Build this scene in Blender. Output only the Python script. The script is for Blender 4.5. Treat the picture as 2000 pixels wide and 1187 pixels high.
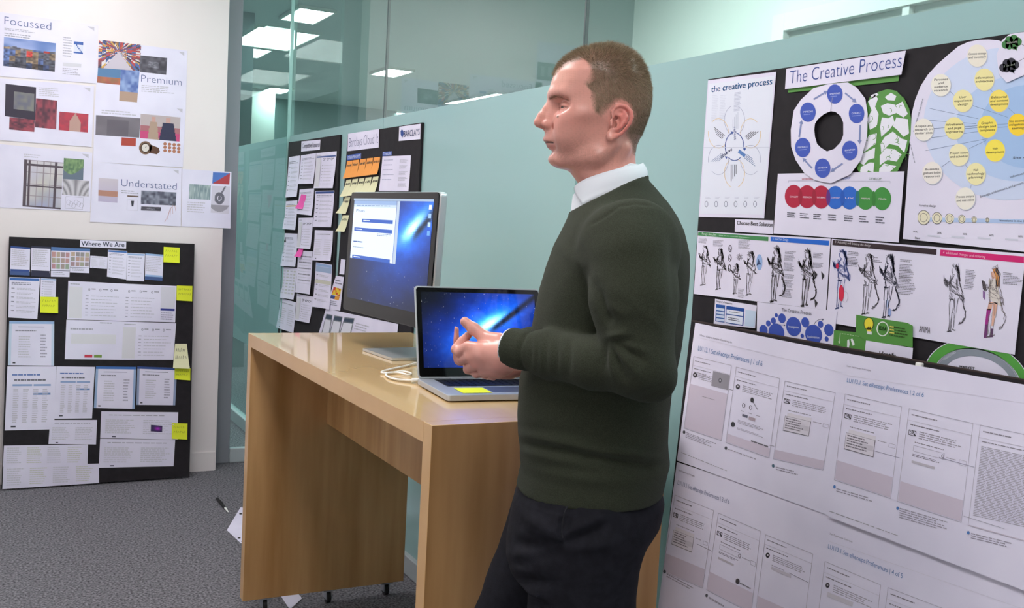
import bpy, bmesh, math, random
import numpy as np
from mathutils import Vector, Matrix
for o in list(bpy.data.objects): bpy.data.objects.remove(o)
SC = bpy.context.scene
COL = SC.collection
# ------------------------------------------------------------------ camera
F = 1965.0; CX = 1000.0; CY = 593.5
def _cam_axes(vx=(4703, 636), vy=(-40, 385)):
    X = np.array([vx[0]-CX, -(vx[1]-CY), -F]); X /= np.linalg.norm(X)
    Y = np.array([vy[0]-CX, -(vy[1]-CY), -F]); Y /= np.linalg.norm(Y)
    Y = Y-X*X.dot(Y); Y /= np.linalg.norm(Y)
    return np.array([X, Y, np.cross(X, Y)])
RC = _cam_axes()
CP = np.array([0, 0, 1.45])
cam = bpy.data.cameras.new('camera'); camo = bpy.data.objects.new('camera', cam); COL.objects.link(camo)
cam.sensor_width = 36.0; cam.lens = F/2000*36.0; cam.clip_start = .05; cam.clip_end = 100
M4 = Matrix.Identity(4)
for i in range(3):
    for j in range(3): M4[i][j] = RC[i][j]
    M4[i][3] = CP[i]
camo.matrix_world = M4
SC.camera = camo
# ------------------------------------------------------------------ world, exposure
w = bpy.data.worlds.new('world'); SC.world = w; w.use_nodes = True
w.node_tree.nodes['Background'].inputs[0].default_value = (.75, .85, .95, 1)
w.node_tree.nodes['Background'].inputs[1].default_value = .25
SC.view_settings.view_transform = 'Standard'; SC.view_settings.look = 'None'
SC.view_settings.gamma = 1; SC.view_settings.use_curve_mapping = False
SC.view_settings.exposure = 0.0
LIGHT_IN = 12.0; LIGHT_OUT = 34.0; FILL_COR = 23.0
# ------------------------------------------------------------------ helpers
def ray(x, y):
    d = RC @ np.array([x-CX, -(y-CY), -F]); return d/np.linalg.norm(d)
class Plane:
    """a surface of the place: a point on it and the normal that faces the room"""
    def __init__(s, o, n): s.o = np.array(o, float); s.n = np.array(n, float)/np.linalg.norm(n)
    def at(s, x, y, lift=0.):
        d = ray(x, y); o = s.o+s.n*lift
        return CP+d*((o-CP) @ s.n/(d @ s.n))
def on(x, y, ax, v):
    d = ray(x, y); return CP+d*((v-CP[ax])/d[ax])
def lin(c):
    return tuple([(v/255/12.92 if v/255 <= .04045 else ((v/255+.055)/1.055)**2.4) for v in c[:3]])
def srgb(*c): return lin(c)+(1.,)
rnd = random.Random(7)
def tag(o, label=None, cat=None, group=None, kind=None):
    if label: o['label'] = label
    if cat: o['category'] = cat
    if group: o['group'] = group
    if kind: o['kind'] = kind
    return o
def empty(name, loc=(0, 0, 0)):
    o = bpy.data.objects.new(name, None); o.empty_display_size = .05; COL.objects.link(o); o.location = loc
    return o
def link(name, me, mats, parent=None, smooth=False):
    o = bpy.data.objects.new(name, me); COL.objects.link(o)
    for m in (mats if isinstance(mats, (list, tuple)) else [mats]): me.materials.append(m)
    if parent is not None:
        o.parent = parent
        bpy.context.view_layer.update()
        o.matrix_parent_inverse = parent.matrix_world.inverted()
    if smooth: me.polygons.foreach_set('use_smooth', [True]*len(me.polygons))
    return o
# ------------------------------------------------------------------ materials
def mat(name, col, rough=.5, metal=0., spec=.5, coat=0., emit=None, es=0.):
    m = bpy.data.materials.new(name); m.use_nodes = True; b = m.node_tree.nodes['Principled BSDF']
    b.inputs['Base Color'].default_value = srgb(*col); b.inputs['Roughness'].default_value = rough
    b.inputs['Metallic'].default_value = metal; b.inputs['Specular IOR Level'].default_value = spec
    b.inputs['Coat Weight'].default_value = coat
    if emit: b.inputs['Emission Color'].default_value = srgb(*emit); b.inputs['Emission Strength'].default_value = es
    return m
def noisy(name, c1, c2, scale=(1, 1, 1), ns=5., detail=4., rough=.5, bump=0., bs=None, spec=.5, coat=0., coatr=.1, lo=.35, hi=.65):
    m = mat(name, c1, rough, 0, spec, coat); nt = m.node_tree; N = nt.nodes; b = N['Principled BSDF']
    b.inputs['Coat Roughness'].default_value = coatr
    tc = N.new('ShaderNodeTexCoord'); mp = N.new('ShaderNodeMapping'); mp.inputs['Scale'].default_value = scale
    n = N.new('ShaderNodeTexNoise'); n.inputs['Scale'].default_value = ns; n.inputs['Detail'].default_value = detail
    r = N.new('ShaderNodeValToRGB'); r.color_ramp.elements[0].position = lo; r.color_ramp.elements[1].position = hi
    r.color_ramp.elements[0].color = srgb(*c1); r.color_ramp.elements[1].color = srgb(*c2)
    L = nt.links.new
    L(tc.outputs['Object'], mp.inputs[0]); L(mp.outputs[0], n.inputs['Vector']); L(n.outputs[0], r.inputs[0]); L(r.outputs[0], b.inputs['Base Color'])
    if bump:
        bn = N.new('ShaderNodeTexNoise'); bn.inputs['Scale'].default_value = bs or ns; bn.inputs['Detail'].default_value = 3
        bp = N.new('ShaderNodeBump'); bp.inputs['Strength'].default_value = bump; bp.inputs['Distance'].default_value = .004
        L(tc.outputs['Object'], bn.inputs['Vector']); L(bn.outputs[0], bp.inputs['Height']); L(bp.outputs[0], b.inputs['Normal'])
    return m
def inkmat(name, rough=.55, emit=0., base=1., spec=.3, sss=0.):
    m = mat(name, (255, 255, 255), rough, spec=spec); N = m.node_tree.nodes; b = N['Principled BSDF']
    a = N.new('ShaderNodeAttribute'); a.attribute_name = 'ink'
    if emit:
        b.inputs['Base Color'].default_value = (.01, .01, .012, 1)
        m.node_tree.links.new(a.outputs['Color'], b.inputs['Emission Color']); b.inputs['Emission Strength'].default_value = emit
    else: m.node_tree.links.new(a.outputs['Color'], b.inputs['Base Color'])
    if sss:
        b.inputs['Subsurface Weight'].default_value = sss; b.inputs['Subsurface Radius'].default_value = (1, .35, .2); b.inputs['Subsurface Scale'].default_value = .006
    return m
INK = inkmat('printed_ink')
SCREEN = inkmat('lit_screen', rough=.04, emit=1.15, spec=.5)
M = {}
M['white_wall'] = noisy('white_painted_wall', (230, 221, 222), (234, 226, 227), ns=2., rough=.6, bump=.02, bs=60)
M['pale_wall'] = mat('pale_wall', (222, 226, 220), .6)
M['grey_ceil'] = mat('ceiling_far', (186, 196, 194), .8)
M['dark_wall'] = mat('dark_far_wall', (96, 110, 112), .8)
M['ceil'] = mat('ceiling_white', (225, 225, 222), .8)
M['carpet'] = noisy('grey_carpet', (62, 61, 66), (150, 148, 154), ns=110., detail=3., rough=1., bump=1., bs=160., spec=.05, scale=(1, 1, 1), lo=.3, hi=.7)
M['frame'] = mat('grey_frame', (142, 144, 152), .45)
M['rail'] = mat('pale_rail', (176, 184, 188), .4)
M['board'] = noisy('black_foam_board', (33, 30, 34), (38, 35, 39), ns=30., rough=.75, spec=.25)
M['board_edge'] = mat('board_edge', (52, 36, 34), .7)
M['paper'] = noisy('white_paper', (222, 218, 238), (230, 226, 245), ns=6., detail=2, rough=.7, spec=.15)
M['green_card'] = mat('green_card', (84, 146, 64), .6)
M['yellow'] = mat('yellow_note', (224, 232, 60), .7, spec=.1)
M['cream'] = mat('cream_note', (232, 230, 190), .7, spec=.1)
M['orange'] = mat('orange_note', (243, 164, 88), .7, spec=.1)
M['pink'] = mat('pink_note', (240, 100, 180), .7, spec=.1)
def woodmat(name, c1, c2, sc, rough, coat):
    m = noisy(name, c1, c2, scale=sc, ns=1.6, detail=5, rough=rough, coat=coat, coatr=.06, lo=.3, hi=.72); return m
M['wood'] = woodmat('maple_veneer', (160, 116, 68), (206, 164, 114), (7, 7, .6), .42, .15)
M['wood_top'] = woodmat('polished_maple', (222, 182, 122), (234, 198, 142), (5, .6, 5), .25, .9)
M['wood_edge'] = woodmat('maple_edge', (206, 162, 112), (216, 174, 124), (3, 3, 3), .35, .25)
M['alu'] = mat('brushed_aluminium', (205, 208, 212), .38, .85)
M['alu_matt'] = mat('matt_aluminium', (190, 194, 202), .5, .8)
M['bezel'] = mat('black_glass_bezel', (10, 10, 12), .05, spec=.5)
M['black'] = mat('black_plastic', (20, 20, 22), .5)
M['keys'] = mat('black_keys', (14, 14, 16), .4)
M['chrome'] = mat('chrome', (190, 190, 190), .15, 1.)
M['cable'] = mat('white_cable', (235, 235, 232), .4)
def lamp_mat(name, s, c=(1, .98, .94, 1)):
    m = bpy.data.materials.new(name); m.use_nodes = True; N = m.node_tree.nodes; N.clear()
    e = N.new('ShaderNodeEmission'); e.inputs[0].default_value = c; e.inputs[1].default_value = s
    o = N.new('ShaderNodeOutputMaterial'); m.node_tree.links.new(e.outputs[0], o.inputs[0]); return m
M['lamp'] = lamp_mat('lit_diffuser', LIGHT_IN, (1, .975, .97, 1)); M['fill_cor'] = lamp_mat('fill_diffuser_corridor', FILL_COR, (.92, 1, .98, 1)); M['lamp_out'] = lamp_mat('lit_diffuser_far', LIGHT_OUT, (.9, 1, 1, 1))
def glassmat(name, tint, refl):
    m = bpy.data.materials.new(name); m.use_nodes = True; nt = m.node_tree; N = nt.nodes; N.clear(); L = nt.links.new
    t = N.new('ShaderNodeBsdfTransparent'); t.inputs[0].default_value = tint
    g = N.new('ShaderNodeBsdfGlossy'); g.inputs['Roughness'].default_value = .01; g.inputs[0].default_value = (.9, 1, .98, 1)
    fr = N.new('ShaderNodeFresnel'); fr.inputs[0].default_value = refl
    mx = N.new('ShaderNodeMixShader'); o = N.new('ShaderNodeOutputMaterial')
    ge = N.new('ShaderNodeNewGeometry'); mm = N.new('ShaderNodeMath'); mm.operation = 'SUBTRACT'; mm.inputs[0].default_value = 1
    m3 = N.new('ShaderNodeMath'); m3.operation = 'MULTIPLY'; L(ge.outputs['Backfacing'], mm.inputs[1]); L(mm.outputs[0], m3.inputs[0]); L(fr.outputs[0], m3.inputs[1])
    L(m3.outputs[0], mx.inputs[0]); L(t.outputs[0], mx.inputs[1]); L(g.outputs[0], mx.inputs[2]); L(mx.outputs[0], o.inputs[0]); return m
M['glass'] = glassmat('clear_green_glass', (.88, .97, .955, 1), 1.9)
def frostmat():
    m = bpy.data.materials.new('frosted_film'); m.use_nodes = True; nt = m.node_tree; N = nt.nodes; N.clear(); L = nt.links.new
    d = N.new('ShaderNodeBsdfDiffuse'); d.inputs[0].default_value = srgb(184, 214, 215)
    t = N.new('ShaderNodeBsdfTranslucent'); t.inputs[0].default_value = srgb(150, 205, 205)
    mx = N.new('ShaderNodeMixShader'); mx.inputs[0].default_value = .35
    g = N.new('ShaderNodeBsdfGlossy'); g.inputs['Roughness'].default_value = .12
    fr = N.new('ShaderNodeFresnel'); fr.inputs[0].default_value = 1.25; m2 = N.new('ShaderNodeMixShader')
    o = N.new('ShaderNodeOutputMaterial')
    L(d.outputs[0], mx.inputs[1]); L(t.outputs[0], mx.inputs[2]); L(fr.outputs[0], m2.inputs[0]); L(mx.outputs[0], m2.inputs[1]); L(g.outputs[0], m2.inputs[2]); L(m2.outputs[0], o.inputs[0]); return m
M['frost'] = frostmat()
# ------------------------------------------------------------------ mesh helpers
def box_bm(bm, lo, hi, bev=0., mi=0):
    vs = [bm.verts.new((x, y, z)) for x in (lo[0], hi[0]) for y in (lo[1], hi[1]) for z in (lo[2], hi[2])]
    fs = []
    for q in ((0, 1, 3, 2), (4, 6, 7, 5), (0, 4, 5, 1), (2, 3, 7, 6), (0, 2, 6, 4), (1, 5, 7, 3)):
        f = bm.faces.new([vs[i] for i in q]); f.material_index = mi; fs.append(f)
    if bev:
        es = list({e for f in fs for e in f.edges})
        bmesh.ops.bevel(bm, geom=es, offset=bev, segments=2, affect='EDGES', profile=.5)
def bm_obj(name, bm, mats, parent=None, smooth=False):
    bmesh.ops.recalc_face_normals(bm, faces=bm.faces)
    me = bpy.data.meshes.new(name); bm.to_mesh(me); bm.free()
    return link(name, me, mats, parent, smooth)
def box(name, lo, hi, m, parent=None, bev=0.):
    bm = bmesh.new(); box_bm(bm, lo, hi, bev); return bm_obj(name, bm, m, parent)
def prism(name, front, depth, m, parent=None):
    """front: list of 3-D points of a flat outline; extruded by the vector depth"""
    bm = bmesh.new(); a = [bm.verts.new(p) for p in front]; d = np.array(depth)
    b = [bm.verts.new(np.array(p)+d) for p in front]
    bm.faces.new(a); bm.faces.new(b[::-1]); n = len(a)
    for i in range(n): bm.faces.new((a[i], b[i], b[(i+1) % n], a[(i+1) % n]))
    return bm_obj(name, bm, m, parent)
def tube(name, pts, r, m, parent=None, seg=10, closed=False):
    cu = bpy.data.curves.new(name, 'CURVE'); cu.dimensions = '3D'; cu.bevel_depth = r if not isinstance(r, (list, tuple)) else 1
    cu.bevel_resolution = 3; cu.use_fill_caps = True
    sp = cu.splines.new('NURBS'); sp.points.add(len(pts)-1); sp.order_u = 3; sp.use_endpoint_u = True; sp.resolution_u = 6
    for i, p in enumerate(pts):
        sp.points[i].co = (*p, 1)
        if isinstance(r, (list, tuple)): sp.points[i].radius = r[i]
    o = bpy.data.objects.new('t', cu); COL.objects.link(o); bpy.context.view_layer.update()
    me = bpy.data.meshes.new_from_object(o.evaluated_get(bpy.context.evaluated_depsgraph_get()))
    bpy.data.objects.remove(o); me.name = name
    return link(name, me, m, parent, True)
# ------------------------------------------------------------------ writing and printing
_fc = {}
def glyphs(s, thin=0.):
    if (s, thin) in _fc: return _fc[(s, thin)]
    key = (s, thin)
    cu = bpy.data.curves.new('f', 'FONT'); cu.body = s; cu.size = 1; cu.resolution_u = 3; cu.offset = -thin
    o = bpy.data.objects.new('f', cu); COL.objects.link(o); bpy.context.view_layer.update()
    me = bpy.data.meshes.new_from_object(o.evaluated_get(bpy.context.evaluated_depsgraph_get()))
    v = np.zeros(len(me.vertices)*3); me.vertices.foreach_get('co', v); v = v.reshape(-1, 3)[:, :2]
    fs = [tuple(p.vertices) for p in me.polygons]
    bpy.data.objects.remove(o); bpy.data.meshes.remove(me); bpy.data.curves.remove(cu)
    _fc[key] = (v, fs); return _fc[key]
CAPH = glyphs('H')[0][:, 1].max()
class Ink:
    """flat printed shapes on a surface; points are given on the picture of the surface and laid on the surface itself"""
    def __init__(s, plane, lift, disp=None):
        s.pl = plane; s.lift = lift; s.v = []; s.f = []; s.c = []; s.disp = disp; s.n = 0
    def P(s, p, lay=0):
        q = s.pl.at(p[0], p[1], s.lift+.0003+.00012*lay)
        return q+s.pl.n*s.disp(q) if s.disp else q
    def add(s, pts, faces, col):
        b = len(s.v); s.v += [tuple(p) for p in pts]
        for f in faces: s.f.append(tuple(i+b for i in f)); s.c.append(lin(col))
    def poly(s, pts, col, lay=0): s.add([s.P(p, lay) for p in pts], [tuple(range(len(pts)))], col)
    def rect(s, a, b, c, d, col, lay=0): s.poly([a, b, c, d], col, lay)
    def ell(s, c, r, col, lay=0, n=28, skew=0.):
        s.poly([(c[0]+r[0]*math.cos(t), c[1]+r[1]*math.sin(t)+skew*r[0]*math.cos(t)) for t in [2*math.pi*i/n for i in range(n)]], col, lay)
    def ring(s, c, r, wd, col, lay=0, a0=0., a1=360., n=24, skew=0.):
        o = []; i_ = []
        for k in range(n+1):
            t = math.radians(a0+(a1-a0)*k/n)
            for lst, rr in ((o, (r[0], r[1])), (i_, (r[0]-wd, r[1]-wd))):
                lst.append((c[0]+rr[0]*math.cos(t), c[1]+rr[1]*math.sin(t)+skew*rr[0]*math.cos(t)))
        pts = [s.P(p, lay) for p in o+i_]
        s.add(pts, [(k, k+1, n+2+k, n+1+k) for k in range(n)], col)
    def line(s, pts, wd, col, lay=0):
        for a, b in zip(pts[:-1], pts[1:]):
            dx, dy = b[0]-a[0], b[1]-a[1]; l = math.hypot(dx, dy) or 1; nx, ny = -dy/l*wd/2, dx/l*wd/2
            s.poly([(a[0]+nx, a[1]+ny), (b[0]+nx, b[1]+ny), (b[0]-nx, b[1]-ny), (a[0]-nx, a[1]-ny)], col, lay)
    def outline(s, pts, wd, col, lay=0): s.line(list(pts)+[pts[0]], wd, col, lay)
    def text(s, t, p0, p1, h, col, lay=2, mirror=False, bold=0., thin=0.):
        """t from baseline start p0 to baseline end p1, capitals h picture units high at p0"""
        v, fs = glyphs(t, thin); x0, x1 = v[:, 0].min(), v[:, 0].max()
        A = s.P(p0, lay); B = s.P(p1, lay); up = s.P((p0[0]+h*.045, p0[1]-h), lay)-A
        hh = np.linalg.norm(up); U = (B-A); W = np.linalg.norm(U); U /= W; V = np.cross(s.pl.n, U); V /= np.linalg.norm(V)
        if V[2] < 0 and abs(U[2]) < .8: V = -V
        k = W/(x1-x0)
        pts = [A+U*((x-x0)*k if not mirror else W-(x-x0)*k)+V*(y/CAPH*hh) for x, y in v]
        s.add(pts, fs, col)
        if bold: s.add([p+U*bold*hh for p in pts], fs, col)
    def para(s, tl, tr, bl, rows, col, fill=.45, ragged=.3, wl=(.04, .16), seed=0, lay=1):
        """rows of word-shaped dashes: body copy too small to read"""
        col = tuple(c*.8+.2*q for c, q in zip(col, (224, 220, 238))) if min(col) < 200 and lay < 3 else col
        r = random.Random(seed*91+int(tl[0]*7+tl[1]*3)); ex = (tr[0]-tl[0], tr[1]-tl[1]); ey = (bl[0]-tl[0], bl[1]-tl[1])
        L = lambda u, v: (tl[0]+ex[0]*u+ey[0]*v, tl[1]+ex[1]*u+ey[1]*v)
        for i in range(rows):
            v0 = i/rows; v1 = (i+fill)/rows; end = 1-r.random()*ragged; u = 0
            while u < end-.02:
                w_ = min(r.uniform(*wl), end-u); s.poly([L(u, v0), L(u+w_, v0), L(u+w_, v1), L(u, v1)], col, lay); u += w_+.02
    def photo(s, tl, tr, br, bl, nx, ny, fn, lay=1):
        g = []
        for j in range(ny+1):
            for i in range(nx+1):
                u = i/nx; v = j/ny
                g.append(s.P(tuple((tl[k]*(1-u)+tr[k]*u)*(1-v)+(bl[k]*(1-u)+br[k]*u)*v for k in (0, 1)), lay))
        b = len(s.v); s.v += [tuple(p) for p in g]
        for j in range(ny):
            for i in range(nx):
                q = j*(nx+1)+i; s.f.append((b+q, b+q+1, b+q+nx+2, b+q+nx+1)); s.c.append(lin([max(0, min(255, c)) for c in fn((i+.5)/nx, (j+.5)/ny)]))
    def build(s, name, parent, m=None, label=None):
        if not s.v: return None
        me = bpy.data.meshes.new(name); me.from_pydata(s.v, [], s.f)
        at = me.attributes.new('ink', 'FLOAT_COLOR', 'CORNER')
        tot = np.array([len(f) for f in s.f]); c = np.ones((len(s.f), 4)); c[:, :3] = s.c
        at.data.foreach_set('color', np.repeat(c, tot, axis=0).ravel())
        o = link(name, me, m or INK, parent)
        if label: o['label'] = label
        return o
class Sheet:
    """a sheet of paper or card taped to a surface: outline in picture units, laid on the surface"""
    def __init__(s, name, label, cat, plane, pts, m='paper', lift=.001, group=None, curl=0., thick=.0005, curve=0., parent=None):
        s.pl = plane; s.pts = pts; s.lift = lift; s.name = name
        q = [plane.at(p[0], p[1], lift) for p in pts]; s.q = q
        s.disp = None
        if curl:
            tl, tr, br, bl = q; ey = (bl-tl+br-tr)/2; ly = ey @ ey
            s.disp = lambda p: curl*max(0, ((p-tl) @ ey/ly))**2
        if len(q) == 4:
            n = 8; bm = bmesh.new(); gf = []; gb = []
            for j in range(n+1):
                for i in range(n+1):
                    u, v = i/n, j/n; p = (q[0]*(1-u)+q[1]*u)*(1-v)+(q[3]*(1-u)+q[2]*u)*v
                    if s.disp: p = p+plane.n*s.disp(p)
                    gf.append(bm.verts.new(p)); gb.append(bm.verts.new(p-plane.n*thick))
            for j in range(n):
                for i in range(n):
                    k = j*(n+1)+i; bm.faces.new([gf[k], gf[k+1], gf[k+n+2], gf[k+n+1]]); bm.faces.new([gb[k], gb[k+n+1], gb[k+n+2], gb[k+1]])
            rim = [i for i in range(n+1)]+[j*(n+1)+n for j in range(1, n+1)]+[n*(n+1)+i for i in range(n-1, -1, -1)]+[j*(n+1) for j in range(n-1, 0, -1)]
            for a, b in zip(rim, rim[1:]+rim[:1]): bm.faces.new([gf[a], gb[a], gb[b], gf[b]])
            s.o = bm_obj(name, bm, M[m], parent)
        else: s.o = prism(name, q, -plane.n*thick, M[m], parent)
        if parent is None: tag(s.o, label, cat, group)
        elif label: s.o['label'] = label
    def ink(s): return Ink(s.pl, s.lift, s.disp)
    def uv(s, u, v):
        tl, tr, br, bl = s.pts[:4]
        return tuple((tl[k]*(1-u)+tr[k]*u)*(1-v)+(bl[k]*(1-u)+br[k]*u)*v for k in (0, 1))
    def R(s, u0, v0, u1, v1): return s.uv(u0, v0), s.uv(u1, v0), s.uv(u1, v1), s.uv(u0, v1)
def board(name, label, plane, pts, thick=.006, lift=0., cat='board', group=None):
    q = [plane.at(p[0], p[1], lift) if len(p) == 2 else np.array(p, float) for p in pts]
    return tag(prism(name, q, -plane.n*thick, M['board']), label, cat, group)
# ------------------------------------------------------------------ the setting
XG = 1.58; YW = 5.64; YP = 5.79; ZC = 2.95; XL = -.64
def struct(o): o['kind'] = 'structure'; return o
struct(box('floor', (-1.5, -3, -.1), (10, 17, 0), M['carpet']))
struct(box('floor_bounce', (2.6, 6.2, 0), (9.9, 15.9, .004), mat('pale_bounce', (196, 204, 200), .6)))  # pale patch added over the carpet to bounce light up to the ceiling
struct(box('ceiling', (XL-.1, -3, ZC), (XG, YP+.1, ZC+.1), M['ceil']))
struct(box('ceiling_beyond', (XG+.02, -3, 3.25), (10, 17, 3.35), M['grey_ceil']))
struct(box('wall_back', (XL-.1, YW, 0), (1.182, YW+.17, ZC), M['white_wall']))
struct(box('wall_left', (XL-.1, -3, 0), (XL, YW, ZC), M['white_wall']))
struct(box('wall_front', (XL-.1, -3.1, 0), (10, -3, 3.25), M['white_wall']))
bm = bmesh.new(); box_bm(bm, (XL, YW-.006, 0), (1.176, YW, .105)); struct(bm_obj('baseboard_back', bm, M['white_wall']))
struct(box('wall_far', (1.5, 16, 0), (10, 16.1, 3.25), mat('teal_far_wall', (136, 158, 158), .8)))
struct(box('wall_side', (3.8, -3, 0), (3.95, 5.64, 3.25), M['pale_wall']))
struct(box('wall_side_return', (3.95, 5.5, 0), (10, 5.64, 3.25), M['pale_wall']))
struct(box('wall_office_left', (-1.5, YW+.17, 0), (-1.4, 16, 3.25), M['dark_wall']))
struct(box('wall_office_far_left', (-1.5, 16, 0), (1.5, 16.1, 3.25), M['dark_wall']))
for i, (x0, y0) in enumerate(((1.75, 9.4), (2.3, 12.6), (3.4, 15.0))):
    struct(box('wall_column_%d' % (i+1), (x0, y0, 0), (x0+.45, y0+.45, 3.25), M['dark_wall'] if i < 2 else M['pale_wall']))
# side wall window frame beyond the glass
pa = on(1526, 34, 0, 3.8); pb = on(1720, -20, 0, 3.8)
bm = bmesh.new()
za = 2.78; zb = za-.9
ya = pa[1]; yb = ya-2.2; ztop = pa[2]
box_bm(bm, (3.74, ya-.09, ztop-1.3), (3.80, ya, ztop)); box_bm(bm, (3.74, yb, ztop-.09), (3.80, ya-.091, ztop)); box_bm(bm, (3.75, ya-.9, ztop-1.3), (3.80, ya-.86, ztop-.091))
struct(bm_obj('window_9', bm, mat('window_frame_paint', (232, 236, 232), .5)))
struct(box('trim_9', (3.785, yb, ztop-1.3), (3.799, ya-.09, ztop-.09), mat('recess_grey', (178, 190, 186), .6)))
# glass partition (four panes along x = XG, one pane across beside the white wall)
ZB = 1.895; ZL = .57
def pane(n, y0, y1, name=None):
    y0 += .003; y1 -= .003
    o = struct(box('window_%d' % n, (XG, y0, ZB), (XG+.010, y1, ZC), M['glass']))
    zl = ZL if n == 5 else .08
    struct(box('window_%d_film' % n, (XG, y0, zl), (XG+.010, y1, ZB), M['frost']))
    if n == 5: struct(box('window_%d_low' % n, (XG, y0, .08), (XG+.010, y1, zl), M['glass']))
pane(1, -.74, .93); pane(2, .93, 2.60); pane(3, 2.60, 4.27); pane(4, 4.27, 5.79); pane(5, 5.80, 8.2)
struct(box('trim_2', (XG-.02, -3, 0), (XG+.03, 8.2, .08), M['rail'], bev=.004))
struct(box('window_6', (1.29, YP, .085), (1.574, YP+.01, ZC), M['glass']))
struct(box('trim_1', (1.16, YP-.01, 0), (1.288, YP+.05, ZC), M['frame'], bev=.004))
struct(box('trim_3', (1.288, YP-.012, 0), (1.56, YP+.03, .085), M['rail'], bev=.006))
struct(box('trim_4', (1.562, YP-.004, .085), (1.579, YP+.012, ZC), mat('joint_strip', (150, 190, 185), .2)))
for i, y in enumerate((.93, 2.60, 4.27)): struct(box('trim_%d' % (5+i), (XG-.001, y-.0035, ZB), (XG+.011, y+.0035, ZC), mat('joint_seal', (70, 84, 86), .4)))
# room lamps
def ceiling_light(x, y, z, sx, sy, label, group, m):
    t = empty('ceiling_light', (x, y, z)); tag(t, label, 'ceiling light', group)
    bm = bmesh.new()
    for a, b in (((x-sx/2-.02, y-sy/2-.02), (x+sx/2+.02, y-sy/2)), ((x-sx/2-.02, y+sy/2), (x+sx/2+.02, y+sy/2+.02)), ((x-sx/2-.02, y-sy/2), (x-sx/2, y+sy/2)), ((x+sx/2, y-sy/2), (x+sx/2+.02, y+sy/2))):
        box_bm(bm, (a[0], a[1], z-.03), (b[0], b[1], z))
    bm_obj('frame', bm, M['pale_wall'], t)
    bm = bmesh.new(); box_bm(bm, (x-sx/2, y-sy/2, z-.02), (x+sx/2, y+sy/2, z-.001)); bm_obj('diffuser', bm, m, t)
for y, nm, st_ in ((-1.6, 'behind the viewer', .65), (.35, 'nearest the man', .9), (2.6, 'above the wooden table', 1.3), (4.6, 'nearest the white wall', .8)):
    ceiling_light(.35, y, ZC, .6, 1.2, 'square lit ceiling panel, the one '+nm, 'meeting room ceiling panels', lamp_mat('lit_panel', LIGHT_IN*st_, (1, .975, .97, 1)))
for i, (px, py) in enumerate(((600, 28), (520, 68), (490, 100), (540, 175), (500, 190), (765, 140), (980, 190), (850, 222), (780, 222), (905, 198))):
    q = on(px, py, 2, 3.24)
    ceiling_light(q[0], q[1], 3.25, .30, .62, 'office strip light beyond the glass, '+
        ['largest one at the top left', 'second from the top left', 'third from the top, beside the grey frame', 'fourth from the top on the left pane', 'lowest one on the left pane', 'alone over the thin pane joint', 'rightmost just above the frosted band', 'right of the two low ones over the black board', 'left of the two low ones over the black board', 'between the rightmost and the low pair'][i], 'office lights beyond the glass', M['lamp_out'])
for x, y in ((2.7, 1.2), (2.7, 4.2), (6.5, 9), (6.5, 13), (.5, 7.2), (.5, 10.5), (7.6, 6.9)):  # fill panels added to brighten the corridor and office beyond the glass
    ceiling_light(x, y, 3.25, .6, 1.2, 'ceiling panel added to brighten the space beyond the glass', 'added fill panels beyond the glass', M['fill_cor'])
# ------------------------------------------------------------------ table
TX0, TX1, TY0, TY1, TZ = .85, 1.468, 1.926, 3.575, 1.02
t = empty('standing_table', (1.17, 2.75, 0)); tag(t, 'tall pale maple table on castors with solid panel ends', 'table')
def wpart(name, lo, hi, m, bev=.0015): return box(name, lo, hi, M[m], t, bev)
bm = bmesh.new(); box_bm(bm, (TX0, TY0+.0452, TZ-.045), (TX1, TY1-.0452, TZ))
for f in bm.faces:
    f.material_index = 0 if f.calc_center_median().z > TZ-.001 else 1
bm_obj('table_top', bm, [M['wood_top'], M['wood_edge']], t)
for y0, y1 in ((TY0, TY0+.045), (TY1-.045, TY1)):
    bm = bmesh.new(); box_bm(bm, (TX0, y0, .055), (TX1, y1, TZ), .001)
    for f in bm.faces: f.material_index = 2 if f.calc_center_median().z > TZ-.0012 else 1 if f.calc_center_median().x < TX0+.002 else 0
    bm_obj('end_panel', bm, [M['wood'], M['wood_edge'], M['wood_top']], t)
wpart('apron', (1.135, TY0+.046, .69), (1.155, TY1-.046, TZ-.046), 'wood')
for x, y in ((.93, TY1-.02), (1.17, TY1-.02), (1.40, TY1-.02), (.93, TY0+.022), (1.40, TY0+.022)):
    bm = bmesh.new(); box_bm(bm, (x-.008, y-.016, .018), (x-.004, y+.016, .05)); box_bm(bm, (x+.012, y-.016, .018), (x+.016, y+.016, .05)); box_bm(bm, (x-.02, y-.02, .048), (x+.028, y+.02, .0545))
    c = bm_obj('castor', bm, M['alu_matt'], t)
    bm = bmesh.new(); bmesh.ops.create_cone(bm, cap_ends=True, segments=24, radius1=.022, radius2=.022, depth=.014, matrix=Matrix.Translation((x+.004, y, .0225)) @ Matrix.Rotation(math.pi/2, 4, 'Y'))
    bm_obj('wheel', bm, M['black'], c)
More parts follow.
